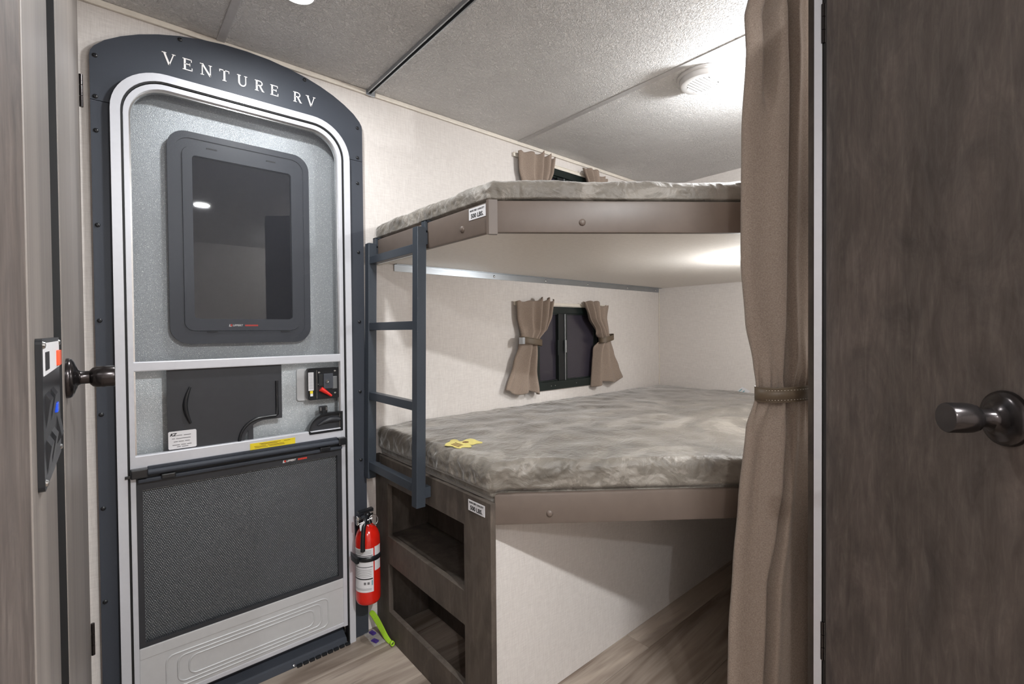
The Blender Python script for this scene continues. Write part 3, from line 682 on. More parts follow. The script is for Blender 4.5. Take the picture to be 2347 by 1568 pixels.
def mattress(name, label, poly, z0, z1, r, seed, wr, zb, bulge, corner_r=.02):
    # resample the outline with rounded corners
    P = [Vector(p) for p in poly]; n = len(P); out = []
    for i in range(n):
        a, b2, c = P[i-1], P[i], P[(i+1) % n]
        u = (a-b2).normalized(); v = (c-b2).normalized(); rad = min(corner_r, (a-b2).length*.4, (c-b2).length*.4)
        for k in range(7):
            t = k/6; p = (b2+u*rad)*(1-t)**2 + b2*2*t*(1-t) + (b2+v*rad)*t*t; out.append(p)
    pts = []
    m_ = len(out)
    for i in range(m_):
        a, b2 = out[i], out[(i+1) % m_]; k = max(1, int((b2-a).length/.0045))
        for j in range(k): pts.append(a+(b2-a)*j/k)
    P2 = np.array([(p.x, p.y) for p in pts]); N = len(P2)
    area = 0; 
    x, y = P2[:, 0], P2[:, 1]; x2, y2 = np.roll(x, -1), np.roll(y, -1); cr_ = x*y2-x2*y; A = cr_.sum()/2
    C = np.array([((x+x2)*cr_).sum(), ((y+y2)*cr_).sum()])/(6*A)
    tang = np.roll(P2, -1, 0)-np.roll(P2, 1, 0); tang /= np.linalg.norm(tang, axis=1)[:, None]
    nout = np.stack([tang[:, 1], -tang[:, 0]], 1)*(1 if A > 0 else -1)
    rings = []
    H = z1-z0
    prof = [(-.012, z0), (0, z0+.006), (0, zb-.004)] + [(bulge*math.sin(PI/2*min(1, k/4)), zb-.002+(z1-r-zb+.002)*k/14) for k in range(0, 15)]
    prof += [(bulge-(r-math.cos(a)*r), z1-r+math.sin(a)*r) for a in [PI/2*k/12 for k in range(1, 13)]]
    for o, z in prof: rings.append(np.column_stack([P2+nout*o, np.full(N, z)]))
    last = rings[-1]; K = 110
    for k in range(1, K+1):
        t = 1-(1-k/K)**.9 if k < K else 1
        t = k/K
        q = last.copy(); q[:, :2] = last[:, :2]*(1-t)+C*t; rings.append(q)
    vs = np.concatenate(rings); nr = len(rings)
    co = [];
    for i, (X, Y, Z) in enumerate(vs):
        ring = i//N; side = ring < len(prof)
        p = Vector((X*1.0, Y*1.0, Z*1.0+seed))
        if side:
            j = i % N; amp = wr*1.5*min(1, max(0, (Z-zb)/.022))
            f_ = noise.noise(p*15)*.55+(.30-abs(noise.noise(Vector((p.x*34+noise.noise(p*20)*1.2, p.y*34, p.z*22))))*1.6)*.55+noise.noise(p*95)*.16
            X += nout[j, 0]*f_*amp; Y += nout[j, 1]*f_*amp; Z += noise.noise(p*11)*amp*.7
        else:
            e = min(1, (ring-len(prof))/10)
            Z += noise.noise(p*11)*wr*.8 + e*.004*noise.noise(p*2.2) + wr*.35*max(0, 1-(ring-len(prof))/22)*noise.noise(p*45)
        co.append((min(X, EX-.002), min(Y, WY-.002), Z))
    fs = []
    for k in range(nr-1):
        for i in range(N):
            j = (i+1) % N; fs.append((k*N+i, k*N+j, (k+1)*N+j, (k+1)*N+i))
    fs.append(tuple(range(N-1, -1, -1)))
    me = bpy.data.meshes.new(name); me.from_pydata(co, [], fs)
    for p in me.polygons: p.use_smooth = True
    o = link(name, me, 'velvet')
    return o
e1 = along(C0, DEND-.02, -.006)
um = mattress('mattress', '', [(.804, WY-.012), (.804, 1.018), along(C0, .03, -.021), along(C0, DEND-.02, -.021), (1.44, .40), (EX-.010, .40), (EX-.010, WY-.012)], 1.4325, 1.563, .034, 0, .006, 1.503, .014)
tag(um, 'grey brown velvet mattress lying on the upper bunk', 'mattress')

# lower bunk
C1 = (.799, 1.012)
lb = thing('lower_bunk', 'lower bunk platform with brown padded front rail over a beige panel', 'bunk bed', (1.6, 1.2, 0))
pts = [(.812, WY-.003), (.812, 1.04)] + [along((.815, 1.03), DEND-.03)] + [(1.45, .372), (EX-.004, .372), (EX-.004, WY-.003)]
MB().prism(pts, .664, .679, 'z').build('platform', 'under', lb)
b = MB(); P = [Vector((*along(C1, s, o), 0)) for s, o in ((0, 0), (DEND, 0), (DEND, -.02), (0.012, -.02))]
b.hexa([Vector((v.x, v.y, .613)) for v in P]+[Vector((v.x, v.y, .699)) for v in P], .007); b.build('front_rail', 'vinyl', lb, smooth=40)
b = MB(); c = along(C1, .154, 0); dome(b, (c[0], c[1], .643), nn, .0095, .006); b.build('cover_button', 'vinyl', lb, smooth=60)
MB().box(.806, EX-.003, 1.060, 1.074, .0005, .6635).build('beige_panel', 'wall', lb, 'beige linen textured panel below the rail')
lm = mattress('mattress', '', [(.800, WY-.012), (.800, 1.660), (.800, 1.020), along(C1, .03, -.023), along(C1, DEND-.02, -.023), (1.44, .40), (EX-.010, .40), (EX-.010, WY-.012)], .680, .7835, .030, 4.3, .0065, .702, .013)
tag(lm, 'grey brown velvet mattress lying on the lower bunk', 'mattress')
# bear shaped care label
bear = [(.77, 1.27), (.791, 1.291), (.813, 1.301), (.831, 1.32), (.845, 1.321), (.849, 1.308), (.841, 1.284), (.848, 1.278), (.88, 1.293), (.895, 1.291), (.9, 1.275), (.895, 1.257), (.893, 1.241), (.896, 1.225), (.885, 1.215), (.866, 1.223), (.849, 1.217), (.84, 1.225), (.834, 1.206), (.824, 1.196), (.81, 1.208), (.8, 1.213), (.788, 1.206), (.782, 1.214), (.781, 1.231), (.785, 1.245)]
bx = [(.806+(x-.77)*.93, y) for x, y in bear]
def onmat(pts, z, h): 
    b = MB(); b.prism(pts, z, z+h, 'z'); return b
cs = thing('care_label', 'pale yellow bear shaped label on the lower mattress near the ladder', 'label', (.86, 1.25, .788))
onmat(bx, .7855, .0012).build('label_card', 'bear', cs)
onmat([(c[0]*.0+(.868+(x-.845)*1.0), 1.262+(y-1.262)) for x, y in ((.846, 1.262), (.852, 1.252), (.862, 1.250), (.868, 1.258), (.864, 1.268), (.853, 1.270)) for c in ((0,),)], .7867, .0005).build('print_spot', 'brownink', cs)
b = MB()
for k in range(3): b.box(.828+k*.010, .833+k*.010, 1.222+.006*k, 1.268+.004*k, .7867, .7871)
b.build('print_line', 'brownink', cs)
tl_ = thing('paper_tag', 'small white paper tag with teal bars standing at the end wall behind the lower mattress', 'tag', (EX-.006, 1.19, .79))
o_ = MB().prism([(1.236, .775), (1.194, .812), (1.150, .790), (1.166, .775)], EX-.0046, EX-.0036, 'x').build('tag_card', 'paper', tl_)
b = MB(); b.prism([(1.222, .778), (1.198, .800), (1.194, .797), (1.216, .778)], EX-.0056, EX-.0047, 'x'); b.prism([(1.198, .778), (1.184, .792), (1.180, .789), (1.190, .778)], EX-.0056, EX-.0047, 'x'); b.build('tag_print', 'teal', tl_)

# ------------------------------------------------------------------ storage cabinet under the lower bunk
cb = thing('storage_cabinet', 'dark grey wood open shelf cabinet with two openings under the lower bunk', 'cabinet', (.79, 1.37, 0))
MB().box(.785, .803, 1.630, 1.733, .0005, .676, .0008).build('stile', 'cabwood', cb)
MB().box(.785, .803, 1.0095, 1.137, .0005, .676, .0008).build('stile', 'cabwood', cb)
MB().box(.785, .803, 1.137, 1.630, .583, .676, .0008).build('face_rail', 'cabwood', cb)
MB().box(.785, .803, 1.137, 1.630, .285, .386, .0008).build('face_rail', 'cabwood', cb)
MB().box(.785, .803, 1.137, 1.630, .0005, .103, .0008).build('face_rail', 'cabwood', cb)
MB().box(.803, .994, 1.137, 1.700, .345, .360, .0005).build('shelf', 'cabwood', cb)
MB().box(.803, .994, 1.700, 1.712, .0005, .663).build('side_board', 'cabwood', cb)
MB().box(.803, .994, 1.076, 1.088, .0005, .663).build('side_board', 'cabwood', cb)
MB().box(.994, 1.006, 1.076, 1.712, .0005, .663).build('back_board', 'cabwood', cb)
st = MB().box(.7838, .7848, 1.034, 1.112, .633, .664).build('capacity_sticker', 'paper', cb, 'white sticker reading bunk bed capacity 500 lbs')
text('BUNK BED CAPACITY', .0068, (.7836, 1.073, .6575), ROT_LEFT, 'ink', st, 'lettering', 'CENTER', .0002, .0001)
text('500 LBS.', .0165, (.7836, 1.073, .6425), ROT_LEFT, 'ink', st, 'lettering', 'CENTER', .0002, .0004)

# ------------------------------------------------------------------ ladder
ld = thing('bunk_ladder', 'charcoal square tube ladder hooked on the upper bunk rail', 'ladder', (.74, 1.5, .59))
zb_, zt_ = .598, 1.476
def lx(z): return .7305+(z-zb_)/(zt_-zb_)*.0145
def lbar(y0, y1, z0, z1, dx0, dx1, name, bev=.0015):
    P = [(lx(z0)+dx0, y0, z0), (lx(z0)+dx1, y0, z0), (lx(z0)+dx1, y1, z0), (lx(z0)+dx0, y1, z0), (lx(z1)+dx0, y0, z1), (lx(z1)+dx1, y0, z1), (lx(z1)+dx1, y1, z1), (lx(z1)+dx0, y1, z1)]
    return MB().hexa(P, bev).build(name, 'ladder', ld)
lbar(1.316, 1.348, .590, 1.478, 0, .032, 'side_post')
lbar(1.678, 1.710, .600, 1.478, 0, .032, 'side_post')
for z in (1.412, 1.166, .908, .648): lbar(1.3475, 1.6785, z-.013, z+.015, .003, .028, 'rung')
for y in (1.320, 1.682):
    MB().box(.777, .7835, y, y+.024, 1.425, 1.470, .001).build('hook_plate', 'ladder', ld)
    MB().box(.774, .8065, y, y+.024, 1.4975, 1.5015, .0008).build('hook', 'ladder', ld)
    MB().box(.774, .7835, y, y+.024, 1.462, 1.5015, .0008).build('hook', 'ladder', ld)
    MB().box(.762, .7845, y, y+.024, .615, .650, .001).build('standoff', 'ladder', ld)

# ------------------------------------------------------------------ fire extinguisher
fx = thing('fire_extinguisher', 'red fire extinguisher strapped beside the entry door', 'fire extinguisher', (.716, 1.655, .16))
cx_, cy_ = .717, 1.657
cyl = MB().lathe([(0, .160), (.034, .160), (.0405, .164), (.0435, .172), (.0440, .18), (.0440, .385), (.0425, .402), (.036, .420), (.026, .434), (.018, .441), (.0165, .446), (0, .446)], (cx_, cy_, 0), (0, 0, 1), 48).build('cylinder', 'red', fx, smooth=50)
def patch(a0, a1, z0, z1, mat, name, par, r=.0444, lab=None):
    b = MB(); n = 16; vv = [[b.bm.verts.new((cx_+math.cos(a0+(a1-a0)*i/n)*r, cy_+math.sin(a0+(a1-a0)*i/n)*r, z)) for i in range(n+1)] for z in (z0, z1)]
    for i in range(n): b.bm.faces.new((vv[0][i], vv[0][i+1], vv[1][i+1], vv[1][i]))
    return b.build(name, mat, par, lab, smooth=60)
ad = lambda v: math.radians(v)
lab1 = patch(ad(168), ad(272), .212, .369, 'paper', 'instruction_label', cyl, lab='white instruction label with black lines')
for z, h in ((.344, .0022), (.303, .0020), (.260, .0042)): patch(ad(172), ad(268), z-h/2, z+h/2, 'ink', 'printed_line', lab1, .0447)
for z in (.362, .357, .352, .337, .331, .293, .287, .281, .275, .269, .225, .221): patch(ad(176), ad(262), z-.0006, z+.0006, 'greyink', 'printed_line', lab1, .0447)
for a in (232, 248): patch(ad(a-5), ad(a+5), .240, .249, 'greyink', 'approval_mark', lab1, .0447)
patch(ad(262), ad(268), .236, .254, 'teal', 'colour_mark', lab1, .0447)
patch(ad(278), ad(318), .285, .372, 'paper', 'side_label', cyl)
b = MB(); r = .0462
pts = [(cx_+math.cos(ad(a))*r, cy_+math.sin(ad(a))*r) for a in range(165, 376, 7)]
pts = [(cx_-.048, cy_+.045)] + pts + [(cx_+.048, cy_+.045)]
vv = [[b.bm.verts.new((p[0], p[1], z)) for p in pts] for z in (.322, .340)]
for i in range(len(pts)-1): b.bm.faces.new((vv[0][i], vv[0][i+1], vv[1][i+1], vv[1][i]))
sb = b.build('strap', 'blackplastic', fx, smooth=60); md = sb.modifiers.new('s', 'SOLIDIFY'); md.thickness = .0018
MB().box(cx_-.056, cx_-.044, cy_-.028, cy_+.02, .320, .342, .002).build('strap_buckle', 'blackplastic', fx)
MB().box(cx_-.020, cx_+.024, 1.702, 1.7165, .20, .43, .002).build('wall_bracket', 'blackplastic', fx)
MB().lathe([(.0165, .446), (.0165, .452), (.012, .454), (.012, .480), (.009, .484), (0, .484)], (cx_, cy_, 0), (0, 0, 1), 20).build('valve', 'blackplastic', fx, smooth=40)
MB().hexa([(cx_-.045, cy_-.022, .468), (cx_+.018, cy_-.010, .474), (cx_+.018, cy_+.010, .474), (cx_-.045, cy_-.002, .468), (cx_-.045, cy_-.022, .472), (cx_+.018, cy_-.010, .482), (cx_+.018, cy_+.010, .482), (cx_-.045, cy_-.002, .472)], .001).build('carry_handle', 'chrome', fx)
MB().hexa([(cx_-.040, cy_-.020, .494), (cx_+.020, cy_-.010, .488), (cx_+.020, cy_+.010, .488), (cx_-.040, cy_, .494), (cx_-.040, cy_-.020, .500), (cx_+.020, cy_-.010, .500), (cx_+.020, cy_+.010, .500), (cx_-.040, cy_, .500)], .002).build('squeeze_lever', 'blackplastic', fx)
MB().box(cx_-.046, cx_-.030, cy_-.020, cy_-.004, .452, .484, .004).build('gauge_housing', 'chrome', fx)
hose = [(cx_-.008, cy_-.012, .474), (cx_-.020, cy_-.030, .470), (cx_-.031, cy_-.040, .452), (cx_-.036, cy_-.043, .42), (cx_-.0375, cy_-.044, .39), (cx_-.0375, cy_-.044, .368)]
MB().tube(hose, [.007, .0075, .0075, .0078, .0082, .0085], 14).build('nozzle_hose', 'blackplastic', fx, smooth=50)
MB().tube([(cx_+.004+math.cos(a)*.016, cy_-.044+.005*math.sin(a), .470+math.sin(a)*.0175) for a in [2*PI*k/28 for k in range(28)]], .0011, 8, closed=True).build('pull_ring', 'chrome', fx, smooth=50)
MB().tube([(cx_-.046, cy_-.028, .462), (cx_-.02, cy_-.034, .470), (cx_+.002, cy_-.036, .475)], .001, 6).build('ring_pin', 'chrome', fx)
MB().hexa([(cx_-.042, cy_-.036, .438), (cx_-.024, cy_-.040, .456), (cx_-.024, cy_-.039, .456), (cx_-.042, cy_-.035, .438), (cx_-.045, cy_-.036, .460), (cx_-.030, cy_-.040, .474), (cx_-.030, cy_-.039, .474), (cx_-.045, cy_-.035, .460)]).build('inspection_tag', 'paper', fx)

# ------------------------------------------------------------------ litter on the floor by the cabinet
gs = thing('lime_strap', 'crumpled lime green strap lying against the cabinet foot', 'strap', (.76, 1.66, 0))
ctr = [(.752, 1.725, .072, .004), (.757, 1.712, .071, .012), (.764, 1.694, .056, .016), (.769, 1.672, .038, .015), (.772, 1.648, .022, .014), (.773, 1.624, .011, .010), (.775, 1.604, .0045, .009), (.783-.006, 1.588, .0025, .006)]
b = MB(); A = []; B_ = []
for x, y, z, h in ctr: A.append(b.bm.verts.new((x-.006, y, max(.001, z-h)))); B_.append(b.bm.verts.new((x+.004, y+.002, z+h)))
for i in range(len(ctr)-1): b.bm.faces.new((A[i], A[i+1], B_[i+1], B_[i]))
o = b.build('webbing', 'lime', gs, smooth=80); md = o.modifiers.new('s', 'SOLIDIFY'); md.thickness = .0016; md2 = o.modifiers.new('ss', 'SUBSURF'); md2.levels = 2; md2.render_levels = 2
b = MB(); n = 24; vv = [[b.bm.verts.new((.774+math.cos(2*PI*k/n)*.0075, 1.585+s*.010, .0105+math.sin(2*PI*k/n)*.0085)) for k in range(n)] for s in (-.5, .5)]
for i in range(n): b.bm.faces.new((vv[0][i], vv[0][(i+1) % n], vv[1][(i+1) % n], vv[1][i]))
o = b.build('loop_end', 'lime', gs, smooth=80); md = o.modifiers.new('s', 'SOLIDIFY'); md.thickness = .0018
for k, (x, y, r, lb_) in enumerate(((.750, 1.700, .2, 'purple plastic clip on the floor, nearer the wall'), (.737, 1.650, .35, 'purple plastic clip on the floor, farther from the wall'))):
    cp = thing('plastic_clip', lb_, 'clip', (x, y, 0), 'purple clips on the floor')
    b = MB(); b.box(-.0075, .0075, -.013, .013, .001, .007, .0015)
    o = b.build('clip_body', 'purple', cp); o.matrix_parent_inverse = Matrix.Identity(4); o.rotation_euler = (0, 0, r)
    b = MB(); b.box(-.005, .005, -.004, .004, .007, .0085, .0006)
    o = b.build('clip_ridge', 'purple', cp); o.matrix_parent_inverse = Matrix.Identity(4); o.rotation_euler = (0, 0, r)
fb = MB(); 
vs, fs = [], []
for j in range(9):
    for i in range(9):
        vs.append((.722+i*.0055, 1.622+j*.012, .0012+.006*abs(noise.noise((i*.7, j*.7, 3.)))+ (.006 if 2 < j < 7 else 0)*0))
for j in range(8):
    for i in range(8): a = j*9+i; fs.append((a, a+1, a+10, a+9))
me = bpy.data.meshes.new('plastic_bag'); me.from_pydata(vs, [], fs)
tag(link('plastic_bag', me, 'film'), 'scrap of clear plastic film on the floor beside the purple clips', 'plastic film')

# ------------------------------------------------------------------ privacy curtain
pc = thing('privacy_curtain', 'long taupe curtain gathered and tied beside the bunks', 'curtain', (1.38, .50, 0))
base = Vector((1.0615, .6369, 0)); d = Vector((.8575, -.5145, 0)); nr = Vector((-.5145, -.8575, 0))
L = [(2.0185, 0.2258), (1.9828, 0.221), (1.9432, 0.2113), (1.8506, 0.2162), (1.6508, 0.2046), (1.3189, 0.2007), (1.1635, 0.2133), (1.0622, 0.2345), (1.0033, 0.2422), (0.9715, 0.2403), (0.8943, 0.2152), (0.7042, 0.194), (0.5353, 0.1785), (0.3674, 0.166), (0.0692, 0.1592)]
R = [(2.0185, 0.4246), (1.6643, 0.4188), (1.4366, 0.4111), (1.2079, 0.4034), (1.0361, 0.3956), (1.0014, 0.3937), (0.9667, 0.3956), (0.793, 0.4043), (0.6299, 0.4149), (0.3954, 0.4256), (0.0692, 0.4304)]
FD = [(2.0185, 0.3136), (1.7705, 0.3194), (1.4337, 0.3165), (1.2079, 0.3136), (1.0265, 0.3107), (0.9464, 0.3165), (0.7534, 0.3011), (0.6405, 0.2856), (0.4938, 0.2625), (0.0692, 0.2461)]
def pfold(u, z, v):
    l, r_ = lerp(L, z), lerp(R, z); s = l+(r_-l)*u; f_ = lerp(FD, z)
    env = math.sqrt(max(0, 1-(2*u-1)**2))
    g = math.exp(-((z-.985)/.055)**2)
    dn = env*(.045-.012*g)
    dn -= .050*math.exp(-((s-f_)/.0095)**2)*(1-.25*g)
    dn -= .004*math.exp(-((s-f_-.03)/.015)**2)
    hi = 1/(1+math.exp(-(z-1.74)/.03))
    dn -= .045*hi*math.exp(-((s-l-.055)/.013)**2)
    dn += .006*math.cos((s-l)*2*PI/.115+.8)*(1-g)
    lo = 1/(1+math.exp((z-.93)/.03))
    dn -= .010*lo*math.exp(-((s-l-.03)/.012)**2)*max(0, 1-(.93-z)/.45)
    dn += g*.0050*math.cos(u*2*PI*7.5)
    g2 = math.exp(-(abs(z-.985)/.11)**2); dn += g2*.0035*math.cos(u*2*PI*5+1)
    dn += .004*noise.noise((u*3, z*2, 1.3))
    return .0015*noise.noise((z*2.5, u*2, 7.)), dn
def ptop(u):
    return 2.036 - .075*math.exp(-((u-.205)/.018)**2) - .050*math.exp(-((u-.0)/.03)**2) - .004*math.cos(u*40)
pcl = cloth('curtain_panel', 'fabric', pc, L, R, ptop, lambda u: .03+.006*math.cos(u*30), base, d, nr, -.008, pfold, 260, 220, .0022)
b = MB(); n = 60; pts = []
for i in range(n):
    a = 2*PI*i/n; s = .3170+math.cos(a)*.0775; o_ = .006+math.sin(a)*(.050 if math.sin(a) > 0 else .038)
    pts.append(base+d*s+nr*o_+Vector((0, 0, .984+.004*math.cos(a))))
vv = [[b.bm.verts.new(p+Vector((0, 0, dz))) for p in pts] for dz in (-.0165, .0165)]
for i in range(n): b.bm.faces.new((vv[0][i], vv[0][(i+1) % n], vv[1][(i+1) % n], vv[1][i]))
tb = b.build('tieback', 'tie', pc, 'brown stitched strap round the long curtain', smooth=60); md = tb.modifiers.new('s', 'SOLIDIFY'); md.thickness = .004; md.offset = 0
for dz in (-.0165, .0165): MB().tube([p+Vector((0, 0, dz)) for p in pts], .0026, 6, closed=True).build('tieback_piping', 'tie', tb, smooth=60)
b = MB()
for dz in (-.0125, .0115):
    for i in range(2, 28):
        p = pts[i]*.6+pts[i+1]*.4; q = pts[i]*.2+pts[i+1]*.8; o2 = nr*.0026
        b.tube([p+o2+Vector((0, 0, dz)), q+o2+Vector((0, 0, dz))], .0006, 5)
b.build('stitching', 'cream', tb)['kind'] = 'stuff'
# ceiling track of the privacy curtain
ct = thing('curtain_track', 'aluminium curtain track screwed to the ceiling above the bunk edge', 'curtain track', (.78, 1.3, CZ-.012))
def strip(pts2, w, z0, z1, name, mat, off=0):
    b = MB(); A = []; n = len(pts2)
    for i, p in enumerate(pts2):
        p = Vector(p); t = (Vector(pts2[min(i+1, n-1)])-Vector(pts2[max(i-1, 0)])).normalized(); q = Vector((t.y, -t.x))
        A.append([b.bm.verts.new((*(p+q*(off+s*w/2)), z)) for s, z in ((-1, z0), (1, z0), (1, z1), (-1, z1))])
    for X, Y in zip(A, A[1:]):
        for k in range(4): b.bm.faces.new((X[k], X[(k+1) % 4], Y[(k+1) % 4], Y[k]))
    b.bm.faces.new(A[0]); b.bm.faces.new(A[-1][::-1]); return b.build(name, mat, ct)
path = [(.779, WY-.013), (.779, 1.3), (.779, .96)]
bend0 = Vector((.779, .94)); end_dir = Vector((.8575, -.5145))
for k in range(1, 9):
    t = k/8; path.append(tuple((Vector((.779, .94))*(1-t)**2 + Vector((.779, .853))*2*t*(1-t) + (Vector((.779, .853))+end_dir*.09)*t*t)))
path += [tuple(Vector((.779, .853))+end_dir*.40), tuple(Vector((.779, .853))+end_dir*.80)]
strip(path, .026, CZ-.004, CZ-.0003, 'track_base', 'brightal')
strip(path, .004, CZ-.013, CZ-.004, 'track_wall', 'brightal', .011)
strip(path, .004, CZ-.013, CZ-.004, 'track_wall', 'brightal', -.003)
strip(path, .009, CZ-.0065, CZ-.0041, 'track_slot', 'blackgap', .004)
strip(path, .003, CZ-.006, CZ-.0003, 'edge_bead', 'cream', -.0155) if False else None
for y in (1.706, 1.60, 1.44, 1.27, 1.09, .97):
    MB().lathe([(.0048, 0), (.0042, .0022), (.0015, .003), (0, .003)], (.7715, y, CZ-.004), (0, 0, -1), 12).build('screw', 'chrome', ct, smooth=50)
MB().box(.762, .797, WY-.013, WY-.0105, CZ-.020, CZ-.0003, .001).build('end_plate', 'brightal', ct)

# ------------------------------------------------------------------ ceiling vent and lamps
vt = thing('ceiling_vent', 'round white slatted vent on the ceiling above the upper bunk', 'vent', (1.664, .858, CZ))
vx, vy = 1.660, .857
MB().lathe([(.0, 0), (.087, 0), (.088, .004), (.085, .009), (.080, .011)], (vx, vy, CZ-.0003), (0, 0, -1), 48).build('flange', 'whitepl', vt, smooth=50)
MB().lathe([(.079, .008), (.079, .022), (.075, .030), (.070, .031), (.0545, .031), (.0535, .029), (.0535, .012)], (vx, vy, CZ), (0, 0, -1), 48).build('face_ring', 'whitepl', vt, smooth=35)
MB().lathe([(0, .0125), (.054, .0125), (.054, .0115)], (vx, vy, CZ), (0, 0, -1), 32).build('vent_cavity', 'blackgap', vt)
va = math.radians(-6)
for k in range(9):
    o = -.0482+k*.01205; hl = math.sqrt(.0538**2-o*o)
    dv = Vector((math.cos(va), math.sin(va), 0)); nv = Vector((-dv.y, dv.x, 0)); c = Vector((vx, vy, 0))+nv*o
    P = [c-dv*hl-nv*.0040, c+dv*hl-nv*.0040, c+dv*hl+nv*.0040, c-dv*hl+nv*.0040]
    MB().hexa([Vector((p.x, p.y, CZ-.031)) for p in P]+[Vector((p.x, p.y, CZ-.022))+nv*.001 for p in P]).build('slat', 'whitepl', vt)
def puck(x, y, z, power, label, r=.055, drop=.035, col=(.96, .985, 1.0), dome=False):
    t = thing('ceiling_lamp', label, 'lamp', (x, y, z), 'round recessed lamps')
    MB().lathe([(0, 0), (r, 0), (r, .004), (r*.93, .009), (r*.84, .010), (r*.82, .004)], (x, y, z-.0002), (0, 0, -1), 40).build('housing', 'whitepl', t, smooth=40)
    MB().lathe([(r*.84, .003), (r*.8, .008), (r*.6, .014), (r*.3, .0165), (0, .0175)], (x, y, z), (0, 0, -1), 40).build('diffuser', 'glow', t, smooth=60)
    ld_ = bpy.data.lights.new('bulb', 'POINT' if dome else 'AREA'); ld_.energy = power; ld_.color = col
    if dome: ld_.shadow_soft_size = .02
    else: ld_.shape = 'DISK'; ld_.size = r*1.6
    lo = bpy.data.objects.new('bulb', ld_); COL.objects.link(lo); lo.parent = t; lo.location = (0, 0, -drop-.02)
    return t
puck(.406, 1.342, CZ, P_DOOR, 'round glowing lamp on the ceiling in front of the entry door', .048, 0)
puck(.526, -.45, CZ, P_ROOM, 'round glowing lamp on the hall ceiling behind the viewpoint', .055, 0)
puck(1.55, -1.5, CZ, P_ROOM*1.1, 'round fill lamp added out of view on the far hall ceiling, towards the side wall', .055, .05, dome=True)  # unseen lamp, added to fill the room with light
puck(-.45, -1.0, CZ, P_ROOM*.7, 'round fill lamp added out of view on the far hall ceiling, towards the left wall', .055, .05, dome=True)  # another added lamp out of view, only there as fill
puck(1.76, .66, CZ, P_BUNK, 'round glowing lamp on the ceiling over the upper bunk, hidden by the long curtain', .05, .06, dome=True)
puck(1.84, .70, 1.4148, P_LOW, 'round glowing lamp under the upper bunk, hidden by the long curtain', .04, .06, dome=True)

# ------------------------------------------------------------------ left foreground: cupboard side, control panel, closet door
b = MB().box(-.09, -.0575, .30, .648, 0, CZ); struct(b.build('wall_hall', 'darkwood'))
struct(MB().box(-.09, -.0560, .6485, .930, 0, CZ, .001).build('trim_8', 'sheenwood'))
d2 = sroot('door_2', (-.05, 1.35, 0))
MB().box(-.11, -.0735, .9305, 1.0, 0, CZ-.001).build('gap_shade_backing', 'blackgap', d2)  # black backing added so the gap beside the closet door stays dark
MB().box(-.0725, -.0508, .979, .9838, .02, 2.05).build('gap_shade_strip', 'blackgap', d2)  # black strip over the leaf's end face, stands for the gap's shade
MB().hexa([(-.072, .984, .02), (-.0500, .984, .02), (-.0435, 1.690, .02), (-.066, 1.690, .02), (-.072, .984, 2.05), (-.0500, .984, 2.05), (-.0435, 1.690, 2.05), (-.066, 1.690, 2.05)], .001).build('door_leaf', 'sheenwood', d2)
for z in (1.795, .325):
    b = MB(); 
    for k in range(3): b.tube([(-.0395, 1.700, z-.043+k*.029), (-.0395, 1.700, z-.043+k*.029+.0275)], .0042, 12)
    b.build('hinge', 'gunmetal', d2, smooth=40)
def knob(parent, c, ax, r=1.0, ln=.058):
    s = ln/.058/r
    Q = lambda L_: [(a_*r, b_*r) for a_, b_ in L_]
    MB().lathe(Q([(0, 0), (.032, 0), (.0325, .003), (.031, .007), (.026, .010), (.020, .012)]), c, ax, 40).build('knob_rose', 'gunmetal', parent, smooth=45)
    MB().lathe(Q([(.020, .012), (.0125, .015), (.0105, .018), (.0105, .027*s), (.012, .028*s), (.0155, .031*s), (.0172, .036*s), (.0176, .042*s), (.0176, .0565*s), (.0168, .058*s), (0, .0582*s)]), c, ax, 40).build('door_knob', 'gunmetal', parent, smooth=35)
knob(d2, (-.0497, 1.045, 1.078), (1, 0, 0), ln=.0605)
cpn = thing('control_panel', 'glossy black control panel with switches on the cabinet edge', 'control panel', (-.055, .80, 1.05))
MB().prism(rrect(.690, .925, .984, 1.145, .006, 4), -.0558, -.0505, 'x').build('panel_plate', 'blackplastic', cpn)
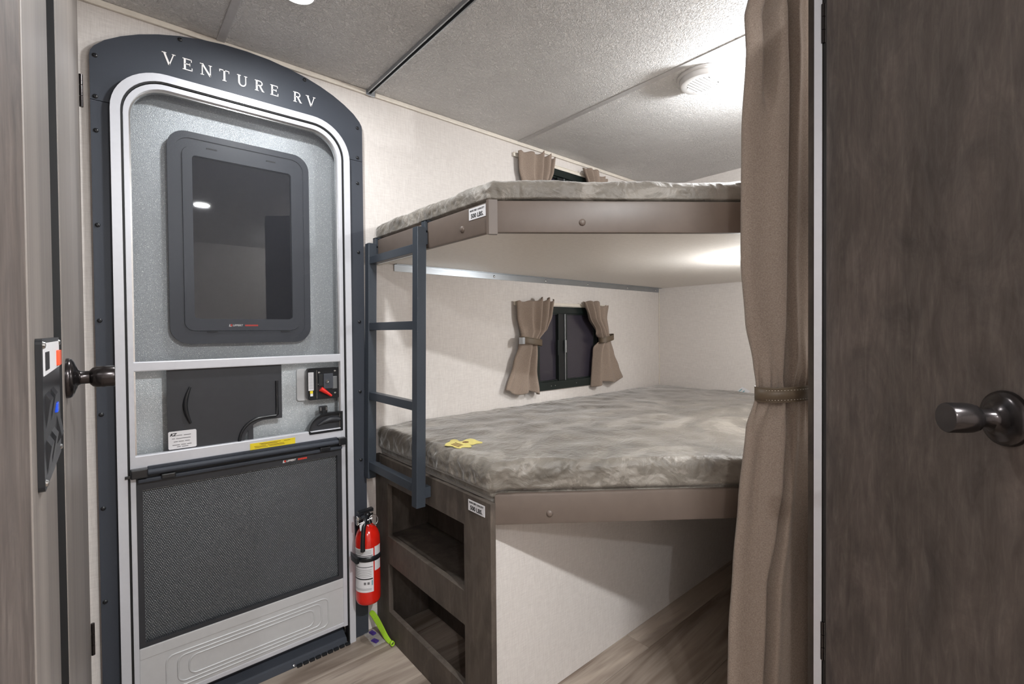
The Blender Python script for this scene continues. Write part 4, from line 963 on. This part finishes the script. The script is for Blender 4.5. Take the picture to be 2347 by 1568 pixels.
MB().box(-.0507, -.0500, .70, .915, 1.105, 1.140).build('panel_display', 'paper', cpn, 'pale sticker area at the top of the panel')
MB().box(-.0502, -.0495, .715, .760, 1.110, 1.130).build('display_window', 'ink', cpn)
MB().box(-.0507, -.0465, .865, .895, 1.108, 1.128, .001).build('rocker_switch', 'orange', cpn, 'orange rocker switch')
for y in (.735, .80): 
    for z in (1.015, 1.065):
        MB().prism([(-.0507, z+.020), (-.0465, z+.012), (-.0507, z-.020)], y-.018, y+.018, 'y').build('rocker_switch', 'blackplastic', cpn)
MB().prism([(-.0507, 1.005), (-.046, 1.015), (-.0507, 1.045)], .86, .90, 'y').build('rocker_switch', 'blackplastic', cpn)
MB().box(-.0507, -.0475, .83, .85, 1.050, 1.062, .001).build('indicator_lens', 'blue', cpn, 'blue indicator lens')
for y in (.700, .915):
    for z in (.992, 1.138): MB().lathe([(.004, 0), (.003, .002), (0, .0025)], (-.0505, y, z), (1, 0, 0), 12).build('screw', 'chrome', cpn, smooth=50)

# ------------------------------------------------------------------ right foreground: open cupboard door
d3 = sroot('door_3', (1.22, .35, 0))
HG = Vector((1.222, .348, 0)); KN = Vector((.867, .044, 0)); dv = (KN-HG).normalized(); nv = Vector((dv.y, -dv.x, 0))
if nv.dot(Vector((-1, 1, 0))) < 0: nv = -nv
fr = KN+dv*.06
P = [HG+dv*.010, fr, fr-nv*.03, HG+dv*.010-nv*.03]
MB().hexa([Vector((p.x, p.y, .03)) for p in P]+[Vector((p.x, p.y, 1.93)) for p in P], .001).build('door_leaf', 'darkwood', d3)
for z in (1.735+.09, .44):
    b = MB()
    for k in range(3): b.tube([HG+Vector((0, 0, z-.043+k*.029))+nv*.002, HG+Vector((0, 0, z-.043+k*.029+.0275))+nv*.002], .0042, 12)
    b.build('hinge', 'gunmetal', d3, smooth=40)
knob(d3, KN+Vector((0, 0, 1.032))+nv*.0002, nv, r=1.10, ln=.070)
MB().prism([(1.2225, .3495), (1.268, .3635), (1.268, .335), (1.229, .3455)], .0, CZ-.001, 'z').build('jamb', 'blackgap', d3)
